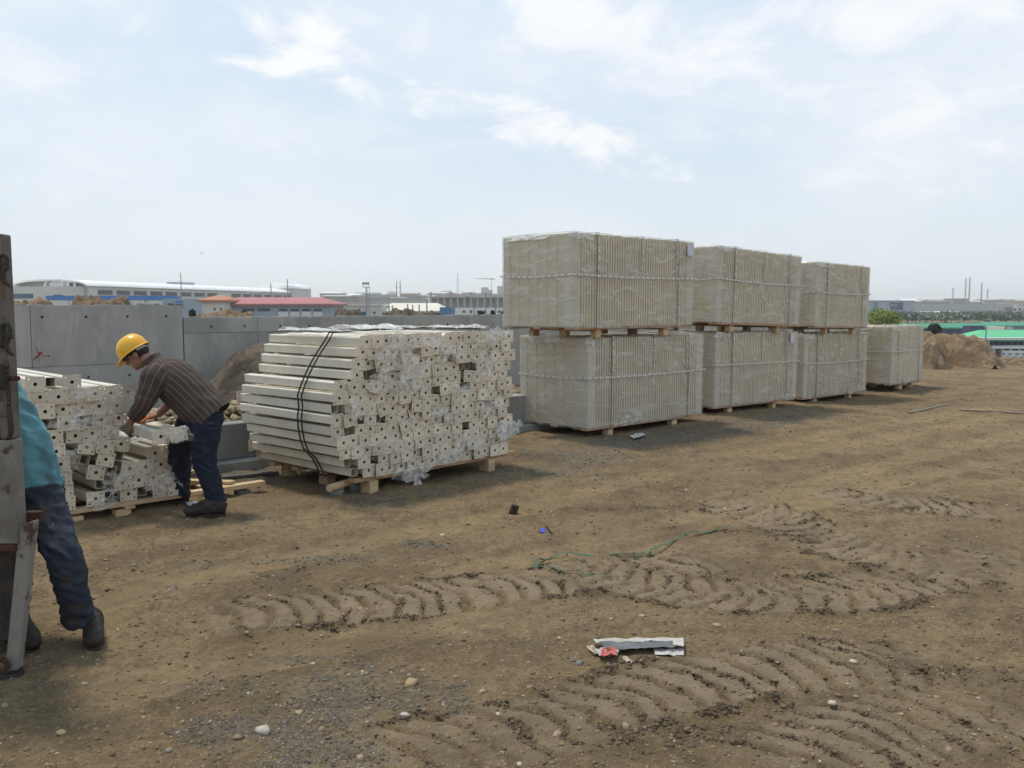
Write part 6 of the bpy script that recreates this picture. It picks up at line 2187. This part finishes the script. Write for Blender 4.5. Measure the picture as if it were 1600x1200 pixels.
for i, (x0, x1, y0, lab) in enumerate(((752, 763, 449, 'hazy apartment tower left of the tall crane'), (763, 769, 453, 'hazy low apartment tower below the tall crane'), (777, 785, 447, 'hazy apartment tower right of the tall crane'), (785, 800, 445.5, 'hazy apartment tower next to the wrapped pallets'))):
    Y = 1250
    b_ = building('apartment_tower', lab, x0, x1, y0, Y, 18, 'far_grey', group='hazy apartment towers', windows=[(x0 + 1.0 + 2.4 * k, x0 + 2.1 + 2.4 * k, y0 + 2 + 3 * j, y0 + 3.4 + 3 * j, 'far_dark') for k in range(int((x1 - x0) / 2.6)) for j in range(5)])
# hazy skyline blocks on the left, each its own building
rk = random.Random(77)
sky_l = [(500, 530, 458, 560), (505, 545, 463, 500), (500, 560, 468, 420), (528, 560, 461, 700), (555, 590, 459, 760), (560, 600, 466, 520), (585, 600, 461, 820), (596, 640, 466, 600),
         (626, 652, 459, 780), (636, 660, 464, 540), (655, 676, 462.5, 700), (668, 690, 460, 760), (676, 700, 463, 620), (690, 712, 461, 900), (705, 722, 463, 760), (722, 742, 459, 820), (738, 760, 462, 700), (760, 795, 461, 760)]
sky_l.sort(key=lambda t: t[0] + t[1])
for i, (x0, x1, yt, Y) in enumerate(sky_l):
    m = rk.choice(('far_grey', 'far_warm', 'wall_white', 'far_grey'))
    n = int((x1 - x0) / 4)
    wins = [(x0 + 1.2 + 4 * k, x0 + 3.0 + 4 * k, yt + 1.6, yt + 2.6) for k in range(n)]
    building('far_building', 'hazy low skyline building between the factory and the pallets, %s from the left' % ORD[i], x0, x1, yt, Y, 25, m, group='hazy buildings left of the pallets', windows=wins, pane='far_dark',
             roof=(rk.choice(('flat', 'gable')), rk.choice(('roof_white', 'far_grey', 'far_warm')), yt - rk.uniform(1, 2.2)))
# thin poles above the lower wall
for i, (px, y0, y1, Y) in enumerate(sorted(((608, 478, 498, 60), (613, 477, 498, 60), (637, 475, 498, 60), (645, 476, 498, 62), (655, 476, 498, 60), (667, 468, 498, 60), (424, 443, 470, 160), (450, 436, 462, 300), (284, 426, 445, 300), (759, 457, 498, 80), (774, 464, 498, 80), (787, 468, 498, 80), (741, 466, 498, 82)))):
    p0, zt = wx(px, Y), wz(y0, Y)
    zb = gz(p0, Y) - 0.1
    o = MB().cyl((0, 0, 0), (0, 0, zt - zb), 0.0011 * Y * 0.5 + 0.02, 0.0009 * Y * 0.5 + 0.015, 7).build('pole', MT['steel_grey'])
    o.location = (p0, Y, zb)
    tag(o, 'thin grey pole beyond the concrete wall, %s from the left' % ORD[i], 'pole', 'poles beyond the concrete wall')

# --- right side
def shopfloor():
    o = building('warehouse', 'blue-fronted warehouse with pale letters right of the wrapped pallets', 1352, 1428, 471, 480, 30, 'wall_bluegrey', roof=('flat', 'steel_grey', 469.8),
                 windows=[(1364, 1371, 472.5, 484, 'wall_blue'), (1372, 1390, 472.5, 484, 'wall_bluegrey'), (1391, 1402, 472.5, 484, 'navy'), (1403, 1411, 472.5, 484, 'navy')])
    for ch_, px, sz in (('S', 1378, 1.6), ('A', 1392, 1.4), ('T', 1397.5, 1.3)):
        cu = bpy.data.curves.new('letter', 'FONT')
        cu.body = ch_
        cu.size = 2.6 * sz * 0.62
        cu.extrude = 0.05
        t = bpy.data.objects.new('letter', cu)
        C.objects.link(t)
        dg = bpy.context.evaluated_depsgraph_get()
        me = bpy.data.meshes.new_from_object(t.evaluated_get(dg))
        bpy.data.objects.remove(t)
        l_ = link('letter', me, MT['wall_white'], o)
        l_.location = (wx(px, 480) - o.location.x, -0.25, wz(479, 480) - ZB)
        l_.rotation_euler = (math.pi / 2, 0, 0)
shopfloor()
building('long_hall', 'very long plain grey hall on the right horizon', 1428, 1583, 475, 520, 40, 'wall_grey', windows=[(1570, 1582, 480, 486, 'brown')])
building('white_hall', 'white hall with a row of round-topped openings at the right edge', 1582, 1640, 480, 540, 30, 'wall_white', windows=[(1583 + 8 * i, 1588 + 8 * i, 482, 485) for i in range(6)])
building('pale_shed', 'pale low shed in front of the long grey hall', 1452, 1512, 489, 440, 16, 'far_grey', roof=('gable', 'roof_white', 486.5))
building('dark_shed', 'long dark shed with white roof edge in front of the long grey hall', 1510, 1575, 490, 460, 16, 'navy', roof=('flat', 'roof_white', 488))
building('low_shed', 'low white shed behind the green bush', 1355, 1450, 490, 420, 16, 'far_grey', roof=('flat', 'roof_white', 488.6))
for i, (x0, x1, yt, Y, m, yr, lab) in enumerate(((1354, 1368, 471.5, 900, 'far_warm', 468, 'hazy house with domed roof behind the warehouse, leftmost'), (1371, 1384, 471, 920, 'far_grey', 469, 'hazy small house behind the warehouse roof'),
        (1412, 1434, 470.5, 880, 'far_dark', 467, 'hazy white-roofed house at the right end of the warehouse'), (1436, 1452, 471.5, 900, 'far_warm', 467.5, 'hazy pale house with gabled roof above the grey hall'),
        (1455, 1490, 471, 860, 'far_dark', 468, 'hazy wide dark block above the grey hall'), (1490, 1512, 467.5, 850, 'far_dark', 466.5, 'hazy square dark block below the masts'),
        (1518, 1537, 472, 840, 'far_warm', 469.5, 'hazy low house between the masts and the right block'), (1538, 1558, 469, 860, 'far_grey', 467, 'hazy grey block left of the stepped houses'),
        (1556, 1582, 470, 880, 'far_grey', 469, 'hazy wide grey block near the right edge'), (1574, 1592, 468.5, 820, 'far_grey', 467, 'hazy tall grey block near the right edge'), (1590, 1640, 470, 800, 'far_warm', 467, 'hazy house with tall windows at the right edge'))):
    building('far_house', lab, x0, x1, yt, Y, 20, m, group='hazy houses on the right horizon', roof=('gable' if i != 5 else 'flat', 'roof_white' if i == 2 else m, yr),
             windows=[(x0 + 2 + 4 * k, x0 + 3.6 + 4 * k, yt + 1, yt + 2.6) for k in range(int((x1 - x0 - 2) / 4))], pane='far_dark')
lattice('pylon', 'electricity pylon left of the two tall masts on the right', 1488, 449, 470, 900, 1.6, 0.3, 'far_grey', arms=((452, 2.5), (456, 3)))
lattice('pylon', 'electricity pylon at the right of the third mast', 1542, 451, 470, 900, 1.6, 0.3, 'far_grey', arms=((454, 3), (458, 3.2)))
lattice('lattice_mast', 'left one of the two tall lattice masts on the right', 1507.5, 434.5, 470, 800, 0.9, 0.6, 'far_grey', cat='mast')
lattice('lattice_mast', 'right and tallest one of the two lattice masts on the right', 1513.5, 433, 470, 760, 0.9, 0.5, 'far_dark', cat='mast')
lattice('lattice_mast', 'single dark lattice mast between the two pylons', 1532.5, 442, 470, 760, 0.9, 0.5, 'far_dark', cat='mast')
# green roofs below the yard
def gable_hall(name, label, x0, x1, ye, yr, Y, dep, roof, wall, wins=()):
    return building(name, label, x0, x1, ye, Y, dep, wall, roof=('gable', roof, yr), windows=wins)
gable_hall('green_hall', 'long hall with dull green roof behind the earth mound', 1400, 1556, 512, 505, 210, 12, 'roof_green', 'navy', [(1462 + 13 * i, 1471 + 13 * i, 513.5, 517, 'pane') for i in range(7)])
gable_hall('green_hall', 'wide hall with dull green roof at the right edge, farther back', 1552, 1660, 509, 503, 235, 12, 'roof_green', 'wall_bluegrey')
building('navy_front', 'low navy blue annex in front of the long green roof', 1517, 1540, 509, 190, 3, 'navy')
building('cream_box', 'small cream rooftop block behind the bright green roof', 1570, 1584, 511, 130, 5, 'wall_cream', windows=[(1572, 1574, 508, 514, 'brown')])
def bright_house():
    Y = 92
    o = building('green_roof_house', 'nearby house with bright green roof and white balcony beams, lower right', 1536, 1660, 529, Y, 5, 'wall_bluegrey', roof=('hip_small', 'roof_green_bright', 515.5),
                 windows=[(1546 + 9.5 * i, 1553 + 9.5 * i, 532, 539, 'pane') for i in range(9)])
    X0 = o.location.x
    for (y, xl, th) in ((527, 1511, 0.25), (539.5, 1543, 0.3), (547, 1560, 0.28), (553, 1562, 0.25)):
        z = wz(y, Y) - ZB
        MB().box(wx(xl, Y) - X0, -1.3, z - th, wx(1660, Y) - X0, -0.15, z).build('balcony_slab', MT['wall_white'], o)
    for k in range(8):
        x = wx(1548 + 13 * k, Y) - X0
        MB().box(x - 0.1, -1.1, wz(560, Y) - ZB, x + 0.1, -0.9, wz(540, Y) - ZB - 0.32).build('column', MT['wall_white'], o)
    for k in range(5):
        x = wx(1560 + 11 * k, Y) - X0
        M = Matrix.Translation((x, -1.5, wz(556, Y) - ZB)) @ Matrix.Rotation(-0.9, 4, 'Y')
        MB().box(-0.5, -0.1, -0.07, 0.5, 0.1, 0.07, M).build('stair_tread', MT['wall_white'], o)
    MB().box(wx(1518, Y) - X0, -0.9, 0, wx(1542, Y) - X0, 0.0 - 0.02, wz(531, Y) - ZB).build('side_wing', MT['wall_grey'], o)
bright_house()
o = MB().cyl((0, 0, 0), (0, 0, wz(510, 70) + 9), 0.06, 0.05, 8).build('lamp_pole', MT['steel_grey'])
o.location = (wx(1542.5, 70), 70, -9)
tag(o, 'thin lamp pole in front of the bright green roof', 'pole')

# --- vegetation
def leaf_mat(name, a, b_):
    m, nt, b = new_mat(name)
    at_ = nnode(nt, 'ShaderNodeAttribute')
    at_.attribute_name = 'tone'
    nt.links.new(mixc(nt, at_.outputs['Fac'], a, b_), b.inputs['Base Color'])
    b.inputs['Roughness'].default_value = 0.8
    b.inputs['Specular IOR Level'].default_value = 0.2
    return m
MT['leaf_spring'] = leaf_mat('spring_leaf', (0.19, 0.235, 0.07), (0.34, 0.38, 0.14))
MT['leaf_dark'] = leaf_mat('dark_leaf', (0.022, 0.040, 0.020), (0.05, 0.075, 0.035))
MT['leaf_field'] = leaf_mat('nursery_leaf', (0.06, 0.10, 0.06), (0.16, 0.19, 0.13))
MT['bark'] = pmat('bark', (0.10, 0.08, 0.06), (0.06, 0.05, 0.04), 0.95, 12)
def leaves(name, centre, r, n, size, m, seed, parent=None):
    rs = np.random.RandomState(seed)
    v = rs.normal(size=(n, 3)); v /= np.linalg.norm(v, axis=1)[:, None]
    rad_ = rs.uniform(0.25, 1, n) ** 0.5
    lump = np.array([0.75 + 0.5 * mnoise.noise(Vector((x * 2.2, y * 2.2, z * 2.2 + seed))) for x, y, z in v])
    c = v * (rad_ * lump)[:, None] * np.array(r)
    a, b = rs.normal(size=(n, 3)), rs.normal(size=(n, 3))
    a /= np.linalg.norm(a, axis=1)[:, None]; b /= np.linalg.norm(b, axis=1)[:, None]
    s = size * rs.uniform(0.5, 1.3, n)[:, None]
    q = np.stack([c - a * s, c + b * s * .6, c + a * s, c - b * s * .6], 1).reshape(-1, 3)
    me = bpy.data.meshes.new(name)
    me.from_pydata(q.tolist(), [], [(4 * i, 4 * i + 1, 4 * i + 2, 4 * i + 3) for i in range(n)])
    t = me.attributes.new('tone', 'FLOAT', 'POINT')
    t.data.foreach_set('value', np.repeat(rs.uniform(0, 1, n), 4).astype(np.float32))
    o = link(name, me, m, parent)
    o.location = centre
    return o
def shrub(name, label, px, ytop, ybot, Y, wpx, m, seed, n=1600, leaf=0.09, cat='tree', group=None):
    s = Y / FPX
    X, zt = wx(px, Y), wz(ytop, Y)
    zb = gz(X, Y)
    o = empty(name, (X, Y, zb))
    tag(o, label, cat, group)
    h = zt - zb
    mb = MB()
    mb.tube([(0, 0, -0.1), (0.02 * h, 0, h * 0.3), (-0.02 * h, 0.02, h * 0.6)], [0.05 * h * .5, 0.035 * h * .5, 0.02 * h * .5], 7)
    rr = random.Random(seed)
    for k in range(6):
        a = rr.uniform(0, 6.28)
        mb.tube([(0, 0, h * (0.2 + 0.06 * k)), (math.cos(a) * wpx * s * .2, math.sin(a) * wpx * s * .2, h * (0.45 + 0.06 * k)), (math.cos(a) * wpx * s * .36, math.sin(a) * wpx * s * .36, h * (0.55 + 0.06 * k))], [0.012 * h, 0.009 * h, 0.004 * h], 5)
    mb.build('trunk', MT['bark'], o)
    ch = wz(ytop, Y) - max(zb + 0.1 * h, wz(ybot, Y))
    leaves('crown', (0, 0, h - ch / 2), (wpx * s / 2 * 1.15, wpx * s / 2, ch / 2 * 1.12), n, leaf, m, seed, o)
shrub('spring_tree', 'light green spring tree just behind the far wrapped pallets', 1378, 478, 524, 27, 74, MT['leaf_spring'], 5, 8000, 0.026)
shrub('dark_tree', 'small dark evergreen behind the earth mound', 1461, 506, 524, 90, 22, MT['leaf_dark'], 8, 1200, 0.16)
shrub('dark_tree', 'low dark shrub at the foot of the bright green roofed house', 1541, 550, 560, 40, 12, MT['leaf_dark'], 9, 700, 0.05)
for i, (px, yt, w_) in enumerate(((300, 482, 12), (352, 484, 10), (368, 486, 12), (382, 485, 10), (752, 485, 12), (770, 484, 8), (786, 486, 10))):
    shrub('young_tree', 'small dark young tree beyond the concrete wall, %s from the left' % ORD[i], px, yt, 500, 60, w_, MT['leaf_dark'], 20 + i, 700, 0.08, group='young trees beyond the wall')
# plant nursery and hedges seen as one mass, right of the pallets
def nursery():
    rs = np.random.RandomState(3)
    n = 9000
    Y = rs.uniform(250, 430, n)
    X = np.array([wx(1345 + 300 * r_, y) for r_, y in zip(rs.uniform(0, 1, n), Y)])
    row = np.round(Y / 7) * 7 + rs.normal(0, 0.6, n)
    Z = base_h(X, row) + 0.2
    me_pts = np.column_stack([X, row, Z + rs.uniform(0.0, 1.2, n)])
    a, b = rs.normal(size=(n, 3)), rs.normal(size=(n, 3))
    q = np.stack([me_pts - a * .45, me_pts + b * .5, me_pts + a * .45, me_pts - b * .5], 1).reshape(-1, 3)
    me = bpy.data.meshes.new('plant_nursery')
    me.from_pydata(q.tolist(), [], [(4 * i, 4 * i + 1, 4 * i + 2, 4 * i + 3) for i in range(n)])
    t = me.attributes.new('tone', 'FLOAT', 'POINT')
    t.data.foreach_set('value', np.repeat(rs.uniform(0, 1, n), 4).astype(np.float32))
    tag(link('plant_nursery', me, MT['leaf_field']), 'wide green nursery field of young trees in rows', 'nursery field', kind='stuff')
    m = 700
    mb = MB()
    for k in range(m):
        y = round(rs.uniform(255, 425) / 7) * 7
        x = wx(1345 + 300 * rs.uniform(0, 1), y)
        z = gz(x, y)
        mb.box(x - .12, y - .12, z, x + .12, y + .12, z + rs.uniform(1.2, 1.9))
    tag(mb.build('nursery_stakes', MT['wall_white']), 'pale stakes standing in rows in the nursery field', 'stakes', kind='stuff')
nursery()

# ------------------------------------------------------------------ haze
MT['haze'] = bpy.data.materials.new('haze')
MT['haze'].use_nodes = True
nt = MT['haze'].node_tree
nt.nodes.clear()
ho = nt.nodes.new('ShaderNodeOutputMaterial')
hv = nt.nodes.new('ShaderNodeVolumePrincipled')
hv.inputs['Color'].default_value = (0.97, 0.985, 1.0, 1)
hv.inputs['Density'].default_value = 0.00034
hv.inputs['Anisotropy'].default_value = 0.25
nt.links.new(hv.outputs[0], ho.inputs['Volume'])
hzb = MB().box(-4900, -60, -11, 4900, 4900, 68).build('haze', MT['haze'])
tag(hzb, 'thin pale haze over the plain', 'haze', kind='stuff')
